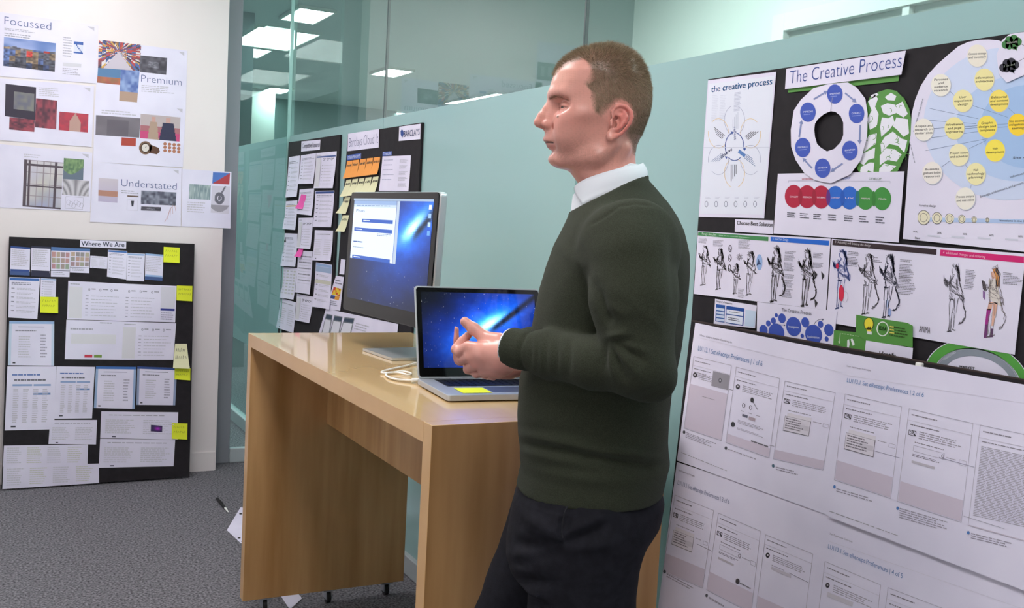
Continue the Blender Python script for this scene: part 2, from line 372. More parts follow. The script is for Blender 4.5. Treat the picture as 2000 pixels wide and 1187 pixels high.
# ------------------------------------------------------------------ monitor
def frame3(o, yaw, tilt):
    u = np.array([math.cos(yaw), math.sin(yaw), 0]); n = np.array([math.sin(yaw), -math.cos(yaw), 0])
    v = np.array([0, 0, 1])*math.cos(tilt)-n*math.sin(tilt); return np.array(o, float), u, v, np.cross(u, v)
def obox(name, fr, a, b, m, parent=None, bev=0., seg=2, corner=0.):
    o, u, v, n = fr; bm = bmesh.new(); box_bm(bm, a, b)
    if corner:
        es = [e for e in bm.edges if abs(e.verts[0].co.z-e.verts[1].co.z) > 1e-6]
        bmesh.ops.bevel(bm, geom=es, offset=corner, segments=5, affect='EDGES', profile=.5)
    if bev: bmesh.ops.bevel(bm, geom=[e for e in bm.edges if e.is_manifold and e.calc_face_angle(0) > .6], offset=bev, segments=seg, affect='EDGES', profile=.5)
    for x in bm.verts: x.co = Vector(o+u*x.co.x+v*x.co.y+n*x.co.z)
    return bm_obj(name, bm, m, parent)
fm = frame3((1.098, 3.286, 1.135), -1.51, .038)
t = empty('computer_monitor', (1.2, 2.95, TZ)); tag(t, 'large silver desktop monitor with black glass border showing web pages on blue', 'monitor')
obox('housing', fm, (0, 0, -.030), (.65, .40, -.003), M['alu'], t, bev=.006, corner=.012)
obox('glass_front', fm, (.002, .002, -.003), (.648, .398, 0), M['bezel'], t, corner=.011)
# stand
pc = fm[0]+fm[1]*.325; nb = -fm[3]; nb2 = np.array([nb[0], nb[1], 0]); nb2 /= np.linalg.norm(nb2); u2 = fm[1]
def strip(name, prof, hw, th, m, parent):
    bm = bmesh.new(); rows = []
    for (d, z) in prof: rows.append([bm.verts.new(tuple(np.array([pc[0], pc[1], 0])+nb2*d+u2*s_*hw+np.array([0, 0, z]))) for s_ in (-1, 1)])
    for a, b in zip(rows[:-1], rows[1:]): bm.faces.new((a[0], a[1], b[1], b[0]))
    me_ = bm; o = bm_obj(name, me_, m, parent); md = o.modifiers.new('solid', 'SOLIDIFY'); md.thickness = th; md.offset = 0; return o
prof = [(-.01, TZ+.005), (.185, TZ+.005)]
strip('foot', prof, .115, .008, M['alu'], t)
strip('stand_arm', [(.178, TZ+.008), (.192, TZ+.012), (.196, TZ+.03), (.186, TZ+.07), (.09, TZ+.26), (.05, TZ+.32), (.03, TZ+.33)], .075, .009, M['alu'], t)
# screen picture
def hsh(i, j, s=0): x = math.sin(i*127.1+j*311.7+s*74.7)*43758.5453; return x-math.floor(x)
def vn(x, y, s=0):
    i, j = math.floor(x), math.floor(y); fx, fy = x-i, y-j; fx = fx*fx*(3-2*fx); fy = fy*fy*(3-2*fy)
    return (hsh(i, j, s)*(1-fx)+hsh(i+1, j, s)*fx)*(1-fy)+(hsh(i, j+1, s)*(1-fx)+hsh(i+1, j+1, s)*fx)*fy
def fbm(x, y, s=0): return .5*vn(x, y, s)+.25*vn(2*x, 2*y, s+1)+.13*vn(4*x, 4*y, s+2)+.07*vn(8*x, 8*y, s+3)
def galaxy(u, v, cx=.57, cy=.43):
    # a slanted bright spiral core with a dark dust lane
    a = math.radians(-30); dx = (u-cx)*1.6; dy = v-cy
    p = dx*math.cos(a)+dy*math.sin(a); q = -dx*math.sin(a)+dy*math.cos(a)
    core = math.exp(-(p/.25)**2-(q/.070)**2); halo = math.exp(-(p/.60)**2-(q/.20)**2); wide = math.exp(-(p/1.0)**2-(q/.55)**2)
    n = fbm(u*9, v*9, 3); lane = math.exp(-((q-.085+.10*p)/.040)**2)*(.4+1.1*n)*min(1, max(0, (p+.10)*6))
    r = 4+10*wide+30*halo*n+260*core**1.3; g = 8+62*wide+90*halo*(.5+.6*n)+230*core; b = 30+190*wide+110*halo+120*core
    k = 1-.85*min(1, lane); t_ = (.78+.44*n)
    if u < .35 and v < .35: t_ *= .45+.55*max(u, v)/.35
    return r*k*t_, g*k*t_, b*k*t_
class FrameInk(Ink):
    def __init__(s, fr, w_, h_, lift): s.fr = fr; s.w = w_; s.h = h_; s.pl = Plane(fr[0], fr[3]); s.v = []; s.f = []; s.c = []; s.disp = None; s.lift = lift
    def P(s, p, lay=0): o, u, v, n = s.fr; return o+u*p[0]*s.w+v*(1-p[1])*s.h+n*(s.lift+.00012*lay)
    def text(s, t_, p0, p1, h, col, lay=2, **k):
        v, fs = glyphs(t_); x0, x1 = v[:, 0].min(), v[:, 0].max()
        s.add([s.P((p0[0]+(x-x0)/(x1-x0)*(p1[0]-p0[0]), p0[1]-y/CAPH*h), lay) for x, y in v], fs, col)
def stars(ink, n, r0, seed, x0=0, x1=1, y0=0, y1=1, asp=1.6):
    r = random.Random(seed)
    for _ in range(n):
        x = r.uniform(x0, x1); y = r.uniform(y0, y1); s_ = r0*r.choice((.5, .6, .8, 1.3)); ink.poly([(x-s_, y), (x, y-s_*asp*1.4), (x+s_, y), (x, y+s_*asp*1.4)], [r.choice((150, 200, 235))]*3, 1)
fs_ = frame3(fm[0]+fm[1]*.028+fm[2]*.045, -1.51, .038)
ik = FrameInk(fs_, .594, .333, .0006)
ik.photo((0, 0), (1, 0), (1, 1), (0, 1), 110, 64, lambda u, v: tuple(24+.75*c for c in galaxy(u, v, .80, .25)), 0)
stars(ik, 60, .0016, 3, 0, 1, .62, 1)
ik.rect((0, 0), (1, 0), (1, .02), (0, .02), (170, 190, 215), 1)
ik.rect((.01, .022), (.58, .022), (.58, .60), (.01, .60), (228, 240, 252), 2)
ik.rect((.01, .022), (.58, .022), (.58, .06), (.01, .06), (150, 178, 220), 3); ik.rect((.01, .06), (.58, .06), (.58, .085), (.01, .085), (200, 218, 240), 3)
ik.para((.05, .066), (.5, .066), (.05, .082), 1, (110, 140, 190), lay=4, ragged=0)
ik.text('Pisos', (.05, .135), (.17, .135), .028, (60, 100, 170), 4)
for yy, x0 in ((.20, .14), (.29, .04), (.565, .04)):
    ik.rect((x0, yy), (.55, yy), (.55, yy+.035), (x0, yy+.035), (50, 96, 190), 4); ik.para((x0+.02, yy+.012), (x0+.11, yy+.012), (x0+.02, yy+.032), 1, (225, 235, 250), lay=5, ragged=0, wl=(.3, .6))
ik.para((.36, .335), (.55, .335), (.36, .36), 2, (120, 140, 180), lay=4); ik.para((.04, .425), (.17, .425), (.04, .45), 1, (50, 90, 160), lay=4, ragged=0, wl=(.2, .5)); ik.para((.04, .48), (.2, .48), (.04, .5), 1, (160, 175, 200), lay=4)
ik.rect((.585, .022), (.62, .022), (.62, .60), (.585, .60), (190, 205, 225), 2)
for k in range(4): ik.rect((.955, .05+k*.075), (.985, .05+k*.075), (.985, .09+k*.075), (.955, .09+k*.075), [(230, 235, 245), (160, 200, 250), (190, 220, 250), (110, 170, 240)][k], 3)
SCREEN2 = inkmat('lit_monitor', rough=.03, emit=1.15)
o = ik.build('screen', t, SCREEN2)
# ------------------------------------------------------------------ laptop
fl = frame3((1.02, 2.411, 1.043), -.097, .288)
t = empty('laptop', (1.18, 2.30, TZ)); tag(t, 'open silver laptop with a blue galaxy picture on its screen', 'laptop')
obox('lid', fl, (-.002, -.004, -.006), (.361, .244, -.0012), M['alu'], t, corner=.009, bev=.0008)
obox('screen_border', fl, (.002, 0, -.0012), (.357, .240, 0), M['bezel'], t, corner=.007)
ik = FrameInk(frame3(fl[0]+fl[1]*.015+fl[2]*.024, -.097, .288), .329, .204, .0004)
ik.photo((0, 0), (1, 0), (1, 1), (0, 1), 120, 76, lambda u, v: galaxy(u, v), 0); stars(ik, 190, .0016, 5)
ik.build('screen', t, SCREEN)
fb = frame3((1.02, 2.411, TZ+.002), -.097, 0)      # base lies flat: v axis up, n towards viewer
fbb = (fb[0], fb[1], fb[3], -fb[2])                # u right, v towards the viewer, n down
fbu = (np.array([1.02, 2.411, TZ+.002]), fb[1], fb[3], np.array([0, 0, 1.]))
def lbox(name, a, b, m, parent, bev=0., corner=0.):
    o, u, v, n = fbu; bm = bmesh.new(); box_bm(bm, a, b)
    if corner: bmesh.ops.bevel(bm, geom=[e for e in bm.edges if abs(e.verts[0].co.z-e.verts[1].co.z) > 1e-6], offset=corner, segments=5, affect='EDGES', profile=.5)
    if bev: bmesh.ops.bevel(bm, geom=[e for e in bm.edges if e.is_manifold and e.calc_face_angle(0) > .6], offset=bev, segments=2, affect='EDGES', profile=.5)
    for x in bm.verts: x.co = Vector(o+u*x.co.x+v*x.co.y+n*x.co.z)
    return bm_obj(name, bm, m, parent)
base = lbox('base', (-.002, -.008, .001), (.361, .243, .0155), M['alu_matt'], t, bev=.0015, corner=.009)
lbox('keyboard', (.038, .012, .0156), (.321, .122, .0159), M['black'], t, corner=.003)
bm = bmesh.new(); kn = 0
for r_ in range(6):
    n_ = 14; y0 = .016+r_*.0176; hh = .0095 if r_ == 0 else .0152
    if r_ == 0: y0 += .004
    xs = [(.042+i*.0197, .042+i*.0197+.0165) for i in range(n_)]
    if r_ == 5: xs = xs[:4]+[(xs[4][0], xs[8][1])]+xs[9:]
    for a, b in xs: box_bm(bm, (a, y0, .0158), (b, y0+hh, .0172))
o, u, v, n = fbu
for x in bm.verts: x.co = Vector(o+u*x.co.x+v*x.co.y+n*x.co.z)
bm_obj('keys', bm, M['keys'], t)
lbox('trackpad', (.127, .135, .0155), (.232, .212, .0158), mat('trackpad_grey', (140, 142, 148), .35, .8), t, corner=.004)
for sx in (0, 1): lbox('hinge', (.03+sx*.24, -.009, .012), (.09+sx*.24, -.002, .0175), M['black'], t)
bm = None
# sticky note on the palm rest
s0 = lbox('sticky_note', (.045, .150, .0162), (.121, .222, .0166), M['yellow'], None)
tag(s0, 'yellow sticky note lying on the palm rest of the laptop', 'sticky note', 'yellow sticky notes')
# charging cable
def T3(x, y, z=TZ+.005): return tuple(on(x, y, 2, z))
pl = [T3(826, 742, TZ+.009), T3(800, 743, TZ+.006), T3(768, 740), T3(752, 733), T3(756, 727), T3(780, 727), T3(800, 733), T3(805, 728), T3(785, 724), T3(758, 729), T3(740, 727), T3(760, 721), T3(795, 714), T3(825, 705), T3(846, 706)]
t = empty('charging_cable', pl[3]); tag(t, 'white looped charging cable plugged into the side of the laptop', 'cable')
tube('wire', pl, .0028, M['cable'], t)
tube('plug', [T3(804, 742.5, TZ+.0075), T3(828, 742, TZ+.0085)], .0055, M['cable'], t)
# ------------------------------------------------------------------ small things on the floor
fp = Plane((0, 0, 0.002), (0, 0, 1))
s = Sheet('punched_paper', 'white punched sheet lying on the carpet behind the table end', 'paper', fp, [(470, 990), (560, 1010), (560, 1080), (470, 1060), (443, 1035)])
ik = s.ink()
for p in ((470, 1003), (467, 1050), (474, 1057)): ik.ell(p, (3, 1.5), (40, 36, 40), 1)
ik.build('punch_marks', s.o)
Sheet('loose_paper', 'corner of a white sheet on the carpet under the table', 'paper', fp, [(545, 1158), (575, 1150), (590, 1168), (566, 1190)])
t = empty('black_pen', on(440, 990, 2, .01)); tag(t, 'black pen with a pale tip lying on the carpet', 'pen')
tube('barrel', [on(424, 973, 2, .008), on(440, 992, 2, .008)], .007, M['black'], t); tube('tip', [on(440, 992, 2, .008), on(446, 1000, 2, .008)], [.006, .003], M['cable'], t)
tube('clip', [on(426, 972, 2, .016), on(436, 983, 2, .016)], .002, M['black'], t)
# ------------------------------------------------------------------ papers and boards
def proj(p):
    c = RC.T @ (np.array(p, float)-CP); return (CX+F*c[0]/-c[2], CY-F*c[1]/-c[2])
WALL = Plane((0, YW-.001, 0), (0, -1, 0))
WB = Plane((0, 5.50, 0), (0, -1.26, .115))
GL = Plane((XG-.012, 0, 0), (-1, 0, 0))
LB = Plane((1.535, 0, 1.245), (-1, 0, .077))
def crop(x0, y0, s): return lambda *p: [(x0+s*a[0], y0+s*a[1]) for a in p] if isinstance(p[0], (tuple, list)) else (x0+s*p[0], y0+s*p[1])
W1 = crop(0, 0, .3874); W2 = crop(0, 440, .455)
GREY = (150, 150, 160); NAVY = (44, 62, 130); BLUE = (60, 96, 160)
def corner_mark(ik, s):
    a, b, c = s.uv(.90, .035), s.uv(.965, .035), s.uv(.965, .10)
    ik.poly([a, b, c], (196, 192, 205), 1)
def on_sheet(s, ik, f):  return None
# pictures: small coloured scenes on the mood sheets
def pic_cars(u, v):
    if v < .28+.06*vn(u*5, 1): return (70+90*vn(u*4, v*6, 2), 110+70*vn(u*4, v*6, 2), 175+50*vn(u*4, v*6, 2))
    k = hsh(int(u*9), int(v*5), 4); b = 60+120*vn(u*20, v*20, 5)
    c = [(1, .95, .9), (1, .85, .6), (.6, .8, 1.2), (1.5, .4, .3), (.8, .85, .9), (.5, .55, .6)][int(k*5.99)]
    return tuple(b*x*(1 if v < .8 else .6) for x in c)
def pic_aisle(u, v):
    d = abs(u-.48); 
    if v > .35 and d < (v-.35)*.55: return (205, 198, 205)
    k = hsh(int(math.atan2(v-.33, u-.48)*14), int(d*10), 2); return [(190, 60, 50), (60, 100, 160), (215, 170, 60), (120, 60, 60), (230, 225, 220), (50, 50, 70)][int(k*5.99)]
def pic_dark(u, v): b = 40+55*vn(u*7, v*7, 8)+(70 if .3 < u < .7 and .3 < v < .7 else 0)*vn(u*30, v*30); return (b, b*1.02, b*1.06)
def pic_bluebrown(u, v): return (140+60*vn(u*6, v*4), 80+30*vn(u*9, v*3), 60) if v > .55 else (70, 120, 160)
def pic_blue(u, v): b = vn(u*6, v*10, 3); return (60+90*b, 90+90*b, 160+60*b) if v < .7 else (180, 150, 120)
def pic_device(u, v): return (92+vn(u*9, v*9)*30, 96+vn(u*9, v*9)*30, 108) if .28 < u < .95 and .2 < v < .75 else (34, 32, 40)
def pic_red(u, v): return (150+50*vn(u*8, v*8), 50, 60) if not (.35 < u < .75 and abs(u-.55) < v*.4) else (190, 150, 130)
def pic_redc(u, v): b = vn(u*8, v*8, 2); return (60+110*b, 34+30*b, 40+30*b)
def pic_greyb(u, v): b = 95+30*vn(u*3, v*3, 6); return (b, b*.97, b*.98) if not (.25 < u < .75 and v > .15) else (b*.85, b*.82, b*.84)
def pic_fashion(u, v):
    for c0, w_, col in ((.33, .13, (176, 150, 120)), (.7, .2, (28, 34, 56))):
        if abs(u-c0) < w_*(.5+v*.6) and v > .28: return col
        if abs(u-c0) < .055 and .08 < v <= .28: return (206, 160, 140)
    return (206, 60, 110) if v > .7 else (190, 178, 172) if v < .45 else (170, 100, 100)
def pic_window(u, v):
    if u < .08 or abs(u-.14) < .03 or abs(u-.82) < .035 or abs(v-.1) < .02 or abs(v-.55) < .02 or v > .97: return (70, 62, 64)
    if min((u*6) % 1, 1) < .1 or (v*4) % 1 < .05: return (150, 140, 140)
    return (214-60*vn(u*4, v*4, 4)*v, 212-50*vn(u*4, v*4, 4)*v, 212-60*v*vn(u*4, v*4))
def pic_green(u, v): b = vn(u*14, v*10); return (70+60*b, 110+60*b, 70+30*b) if v < .55+.2*math.sin(u*4) else (90, 110, 120)
def pic_book(u, v): b = 120+90*abs(math.sin((u-.5)*(v+.4)*14)); return (b, b, b)
def pic_wood(u, v): return (184, 130, 100) if .5 < v < .78 else (212-20*v, 204-20*v, 208)
def pic_forest(u, v): b = vn(u*22, v*3, 7); return (100+90*b, 130+80*b, 130+70*b)
def pic_street(u, v): b = vn(u*16, v*5, 9); return (50+100*b, 55+105*b, 65+105*b)
def pic_card(u, v): return (180, 50, 50) if u+v > 1 else (60, 110, 190)
def pic_spoon(u, v):
    d = math.hypot((u-.45)*.8, v-.45); return (90, 92, 98) if d < .22 and not .07 < d < .1 else (96, 98, 104) if abs(u-.75+v*.8) < .05 and v < .4 else (150, 148, 152) if v > .7 and d < .5 else (216, 214, 224)
def photo_part(s, name, box4, nx, ny, fn, T=W1, label=None):
    ik = s.ink(); p = T(*box4); ik.photo(p[0], p[1], p[2], p[3], int(nx*1.8), int(ny*1.8), lambda u, v: tuple(.80*c+q for c, q in zip(fn(u, v), (36, 32, 40)))); ik.build(name, s.o, label=label)
def heading(s, text, p0, p1, h, col, T, bold=0, label=None):
    ik = s.ink(); a, b = T(p0, p1); ik.text(text, a, b, h, col, 2, bold=bold, thin=0 if bold else .016); ik.build('heading', s.o, label=label)
GM = 'mood sheets taped in a grid on the white wall'
s1 = Sheet('mood_sheet', 'white sheet headed Focussed with a photo of crushed cars, top left on the wall', 'poster', WALL, [(-25, 20), (192, 50), (188, 163), (-25, 147)], group=GM)
heading(s1, 'Focussed', (22, 122), (258, 152), 15.5, (52, 76, 130), W1)
photo_part(s1, 'photograph', [(20, 186), (282, 218), (276, 362), (16, 332)], 44, 26, pic_cars)
ik = s1.ink(); ik.para(*W1((22, 140), (180, 158), (22, 154)), 2, GREY); ik.para(*W1((22, 164), (170, 182), (22, 186)), 2, GREY)
ik.para(*W1((318, 185), (366, 190), (316, 290)), 8, (170, 168, 178)); q = W1((372, 208), (420, 213), (418, 273), (371, 267)); ik.photo(*q, 8, 8, lambda u, v: (70, 100, 170) if v < .2 or v > .85 or abs(u-v) < .1 else (214, 216, 232))
ik.poly(W1((318, 315), (410, 322), (409, 340), (317, 333)), (208, 206, 216), 1); ik.para(*W1((316, 342), (408, 350), (315, 378)), 4, (165, 160, 172)); corner_mark(ik, s1); ik.build('printing', s1.o)
s2 = Sheet('mood_sheet', 'white sheet with dark device and red interior photos, below the Focussed sheet', 'poster', WALL, [(-25, 151), (184, 168), (179, 287), (-25, 272)], group=GM, lift=.0015)
photo_part(s2, 'photograph', [(28, 422), (182, 440), (178, 605), (24, 585)], 22, 22, pic_device)
photo_part(s2, 'photograph', [(48, 590), (176, 604), (173, 665), (46, 652)], 14, 8, pic_redc)
photo_part(s2, 'photograph', [(182, 495), (288, 507), (283, 652), (176, 641)], 18, 20, pic_redc)
photo_part(s2, 'photograph', [(300, 562), (446, 575), (443, 668), (296, 655)], 22, 16, pic_red)
ik = s2.ink(); ik.para(*W1((196, 440), (300, 448), (195, 486)), 5, (188, 184, 194)); corner_mark(ik, s2); ik.build('printing', s2.o)
s3 = Sheet('mood_sheet', 'white sheet with a barred window photo and a green landscape, bottom left of the grid', 'poster', WALL, [(-25, 279), (180.5, 298), (176, 413), (-25, 404)], group=GM)
photo_part(s3, 'photograph', [(122, 803), (320, 820), (306, 1055), (113, 1040)], 34, 36, pic_window)
photo_part(s3, 'photograph', [(322, 796), (423, 804), (419, 908), (317, 902)], 14, 14, pic_green)
photo_part(s3, 'photograph', [(317, 902), (450, 912), (446, 990), (313, 982)], 18, 12, pic_book)
ik = s3.ink(); ik.outline(W1((332, 990), (420, 996), (417, 1055), (328, 1050)), .5, (170, 165, 180)); ik.para(*W1((122, 775), (215, 782), (122, 796)), 2, (190, 186, 196)); 
for k in range(6): ik.ring(W1(345+k*13, 1020+(k % 3)*8), (4, 5), .5, (160, 156, 172), 1)
corner_mark(ik, s3); ik.build('printing', s3.o)
s4 = Sheet('mood_sheet', 'white sheet headed Premium with photos of a bright aisle and a car console', 'poster', WALL, [(193, 78), (366, 99), (363, 209), (186, 196)], group=GM)
photo_part(s4, 'photograph', [(499, 200), (712, 226), (704, 358), (494, 342)], 34, 24, pic_aisle)
photo_part(s4, 'photograph', [(494, 342), (610, 350), (605, 428), (489, 416)], 16, 12, pic_bluebrown)
photo_part(s4, 'photograph', [(610, 350), (704, 358), (691, 516), (601, 508)], 14, 20, pic_blue)
photo_part(s4, 'photograph', [(708, 279), (843, 292), (838, 377), (706, 362)], 20, 14, pic_dark)
heading(s4, 'Premium', (712, 412), (916, 432), 14, (52, 76, 130), W1)
ik = s4.ink(); ik.para(*W1((714, 428), (885, 440), (712, 466)), 4, (186, 182, 194)); corner_mark(ik, s4); ik.build('printing', s4.o)
s5 = Sheet('mood_sheet', 'white sheet with a fashion couple photo and a wristwatch, below the Premium sheet', 'poster', WALL, [(185, 196), (363, 209), (357, 327), (182, 316)], group=GM, lift=.0015)
photo_part(s5, 'photograph', [(484, 580), (708, 596), (702, 694), (481, 680)], 24, 10, pic_greyb)
photo_part(s5, 'photograph', [(709, 573), (910, 592), (905, 714), (706, 696)], 34, 22, pic_fashion)
ik = s5.ink(); ik.poly(W1((613, 692), (686, 697), (684, 737), (611, 733)), (176, 76, 66), 1); ik.para(*W1((512, 553), (690, 566), (512, 578)), 2, (188, 184, 196))
ik.ring(W1(733, 745), (12.5, 13), 5, (128, 100, 84), 1); ik.ell(W1(733, 745), (9, 9.5), (222, 214, 208), 1); ik.ring(W1(733, 745), (8, 8.5), .8, (110, 90, 80), 2); ik.line(W1((733, 745), (738, 735)), 1, (60, 50, 50), 3)
ik.poly(W1((758, 728), (800, 745), (806, 765), (790, 778), (752, 770)), (96, 66, 54), 1)
for r_ in range(3):
    for c in range(4): ik.ell(W1(832+c*23, 725+r_*17+c*2), (3.4, 3), (178, 120, 96), 1)
corner_mark(ik, s5); ik.build('printing', s5.o)
s6 = Sheet('mood_sheet', 'white sheet headed Understated with small muted photos, bottom of the middle column', 'poster', WALL, [(182, 316), (355, 329), (353, 442), (176, 433)], group=GM, lift=.002)
heading(s6, 'Understated', (610, 938), (890, 957), 14, (52, 76, 130), W1)
photo_part(s6, 'photograph', [(498, 896), (596, 903), (592, 1022), (495, 1014)], 12, 14, pic_wood)
photo_part(s6, 'photograph', [(712, 960), (889, 970), (886, 1036), (710, 1028)], 26, 10, pic_street)
photo_part(s6, 'photograph', [(712, 1040), (812, 1044), (810, 1064), (710, 1060)], 16, 4, pic_dark)
ik = s6.ink(); ik.para(*W1((612, 958), (700, 964), (612, 978)), 2, GREY); ik.poly(W1((642, 984), (698, 987), (698, 994), (642, 991)), (110, 90, 80), 1); ik.poly(W1((660, 1012), (676, 1012), (672, 1040), (664, 1040)), (60, 60, 70), 1); ik.outline(W1((642, 1004), (694, 1008), (694, 1062), (640, 1058)), .4, (190, 186, 196))
for k in range(5): ik.line(W1((830+k*14, 1120-k*14), (845+k*8, 1090-k*20), (860+k*5, 1045-k*2)), .6, (196, 150, 150), 1)
corner_mark(ik, s6); ik.build('printing', s6.o)
s7 = Sheet('mood_sheet', 'white sheet with misty forest and dark spoon photos, overlapping the grey door frame', 'poster', WALL, [(356, 330), (452, 336), (450, 446), (354.5, 442)], group=GM, lift=.0015)
photo_part(s7, 'photograph', [(955, 927), (1063, 934), (1060, 1008), (952, 1002)], 22, 10, pic_forest)
photo_part(s7, 'photograph', [(1074, 868), (1160, 872), (1156, 930), (1070, 925)], 12, 8, pic_card)
photo_part(s7, 'photograph', [(1068, 936), (1160, 940), (1155, 1078), (1062, 1072)], 18, 24, pic_spoon)
ik = s7.ink(); ik.para(*W1((945, 1016), (1050, 1022), (944, 1074)), 5, (190, 186, 196)); ik.build('printing', s7.o)
# the sheet higher up on the same wall (above the frame of the photo, seen mirrored in the glass)
mp = [on(a, b, 1, YW) for a, b in ((1016, 68), (1130, 84), (1124, 178), (1010, 166))]
mp = [proj((2*XG-p[0], YW, p[2])) for p in mp]; mp = [(a-56, b) for a, b in (mp[1], mp[0], mp[3], mp[2])]
s8 = Sheet('mood_sheet', 'white sheet headed Simple, seen mirrored high in the glass', 'poster', WALL, mp, group=GM)
ik = s8.ink(); ik.text('Simple', s8.uv(.02, .40), s8.uv(.45, .40), 15, (52, 76, 130), 2); ik.rect(*s8.R(.45, .42, .98, .78), (84, 84, 90), 1)
for k in range(4): ik.rect(*s8.R(.5+k*.12, .5, .56+k*.12, .7), (150, 150, 156), 2)
ik.build('printing', s8.o)
# ---- black board leaning on the white wall
board('leaning_board', 'black foam board headed Where We Are leaning on the white wall', WB, [(18, 462), (380, 476), (370, 930), (3, 955)], .012)
GWB = 'page printouts on the Where We Are board'
def page(T, pts, label, kind, group, plane, name='page_printout', lift=.001, seed=1, head=None, curl=0.):
    s = Sheet(name, label, 'printout', plane, T(*pts), group=group, lift=lift, curl=curl); ik = s.ink(); r = random.Random(seed)
    R = s.R; U = s.uv; H = {'navy': (52, 78, 140), 'blue': (64, 110, 180), 'pale': (150, 178, 218), 'brown': (150, 136, 140), 'dark': (50, 52, 74)}
    def pa(u0, v0, u1, v1, rows, col=(158, 156, 170), **k): ik.para(U(u0, v0), U(u1, v0), U(u0, v1), rows, col, seed=seed, **k)
    if kind == 'list':
        if head: ik.rect(*R(.02, .015, .98, .075), H[head])
        pa(.08, .12, .9, .2, 2, (110, 110, 130)); 
        for k in range(6): pa(.08, .26+k*.11, .2, .30+k*.11, 1, (80, 80, 96)); pa(.26, .26+k*.11, .92, .32+k*.11, 2, (180, 178, 190))
    elif kind == 'site':
        ik.rect(*R(0, 0, 1, .07), H[head or 'blue']); pa(.06, .12, .94, .7, 9, (188, 184, 196)); ik.rect(*R(.02, .80, .98, .87), H[head or 'blue']); ik.rect(*R(0, .87, 1, 1), H['dark'] if head == 'dark' else (70, 92, 142), 2)
    elif kind == 'shop':
        ik.rect(*R(0, 0, 1, .12), (84, 116, 168))
        for i in range(4):
            for j in range(3): ik.rect(*R(.04+i*.24, .16+j*.2, .24+i*.24, .33+j*.2), (150+r.randint(0, 40), 138+r.randint(0, 30), 146), 1)
        ik.rect(*R(.0, .78, 1, .80), (100, 100, 120)); pa(.1, .84, .8, .95, 2, (150, 150, 160))
    elif kind == 'form':
        pa(.04, .06, .28, .12, 1); ik.rect(*R(.02, .14, .26, .96), (216, 214, 222))
        for k in range(3): ik.ring(U(.38+k*.2, .2), (1.8, 2.4), .7, (90, 90, 104), 2); pa(.42+k*.2, .17, .52+k*.2, .23, 1, (120, 120, 134))
        for k in range(7): pa(.32, .36+k*.085, .38, .39+k*.085, 1, (80, 80, 96)); pa(.42, .36+k*.085, .93, .40+k*.085, 1, (184, 182, 194))
    elif kind == 'formr':
        for k in range(3): ik.ring(U(.1+k*.22, .2), (1.8, 2.4), .7, (90, 90, 104), 2); pa(.14+k*.22, .17, .25+k*.22, .23, 1, (120, 120, 134))
        for k in range(7): pa(.04, .36+k*.085, .1, .39+k*.085, 1, (80, 80, 96)); pa(.14, .36+k*.085, .65, .40+k*.085, 1, (184, 182, 194))
        ik.rect(*R(.71, .03, .98, .62), (214, 212, 224)); ik.rect(*R(.71, .63, .98, .69), (52, 60, 140)); pa(.72, .74, .96, .96, 4, (90, 90, 110))
    elif kind == 'table':
        pa(.1, .12, .9, .17, 1, (70, 100, 170)); pa(.15, .2, .8, .26, 1, (90, 90, 100)); ik.rect(*R(.12, .28, .52, .31), (140, 164, 206)); ik.rect(*R(.55, .28, .9, .31), (140, 164, 206)); ik.rect(*R(.55, .42, .9, .45), (110, 140, 190))
        for c in range(4): pa(.14+c*.2, .36, .26+c*.2, .9, 16, (186, 182, 192))
        ik.rect(*R(.12, .93, .22, .955), (80, 80, 90))
    elif kind == 'framed':
        c = H[head or 'pale']; ik.rect(*R(0, 0, 1, .06), c); ik.rect(*R(0, .06, .06, 1), tuple((x+240)//2 for x in c)); ik.rect(*R(.94, .06, 1, 1), tuple((x+240)//2 for x in c))
        ik.line([U(.2, .13), U(.78, .13)], .8, (90, 90, 104), 1); pa(.14, .2, .6, .26, 1, (110, 110, 124)); pa(.22, .34, .5, .85, 9, (190, 188, 198)); pa(.7, .3, .85, .85, 8, (150, 146, 166)); ik.rect(*R(.1, .93, .16, .96), (60, 60, 66), 2)
    elif kind == 'wide':
        pa(.1, .12, .9, .18, 1, (150, 148, 160)); pa(.06, .3, .45, .85, 8, (200, 198, 208)); pa(.55, .3, .95, .85, 8, (196, 194, 206)); ik.rect(*R(.15, .92, .2, .96), (70, 70, 90))
    elif kind == 'message':
        pa(.08, .2, .5, .3, 1); ik.rect(*R(.1, .35, .9, .6), (218, 216, 224)); pa(.6, .04, .9, .1, 1)
        ik.rect(*R(.35, .88, .49, .95), (200, 60, 80), 2); ik.rect(*R(.52, .88, .66, .95), (120, 150, 70), 2)
    elif kind == 'calls':
        for k in range(5): pa(.1, .12+k*.14, .92, .18+k*.14, 1, (90, 88, 98), wl=(.02, .06), ragged=0); pa(.1, .20+k*.14, .92, .22+k*.14, 1, (190, 188, 200), ragged=0)
    elif kind == 'faint':
        for c in range(4): pa(.04+c*.24, .1, .22+c*.24, .9, 8, (206, 206, 200) if c % 2 else (204, 202, 214))
    ik.build('printing', s.o); return s
WH = Sheet('title_strip', 'white title strip reading Where We Are', 'sign', WB, W2((345, 62), (542, 70), (541, 100), (343, 92)), lift=.001)
heading(WH, 'Where We Are', (349, 88), (533, 93), 9.5, (60, 66, 90), W2, bold=.04)
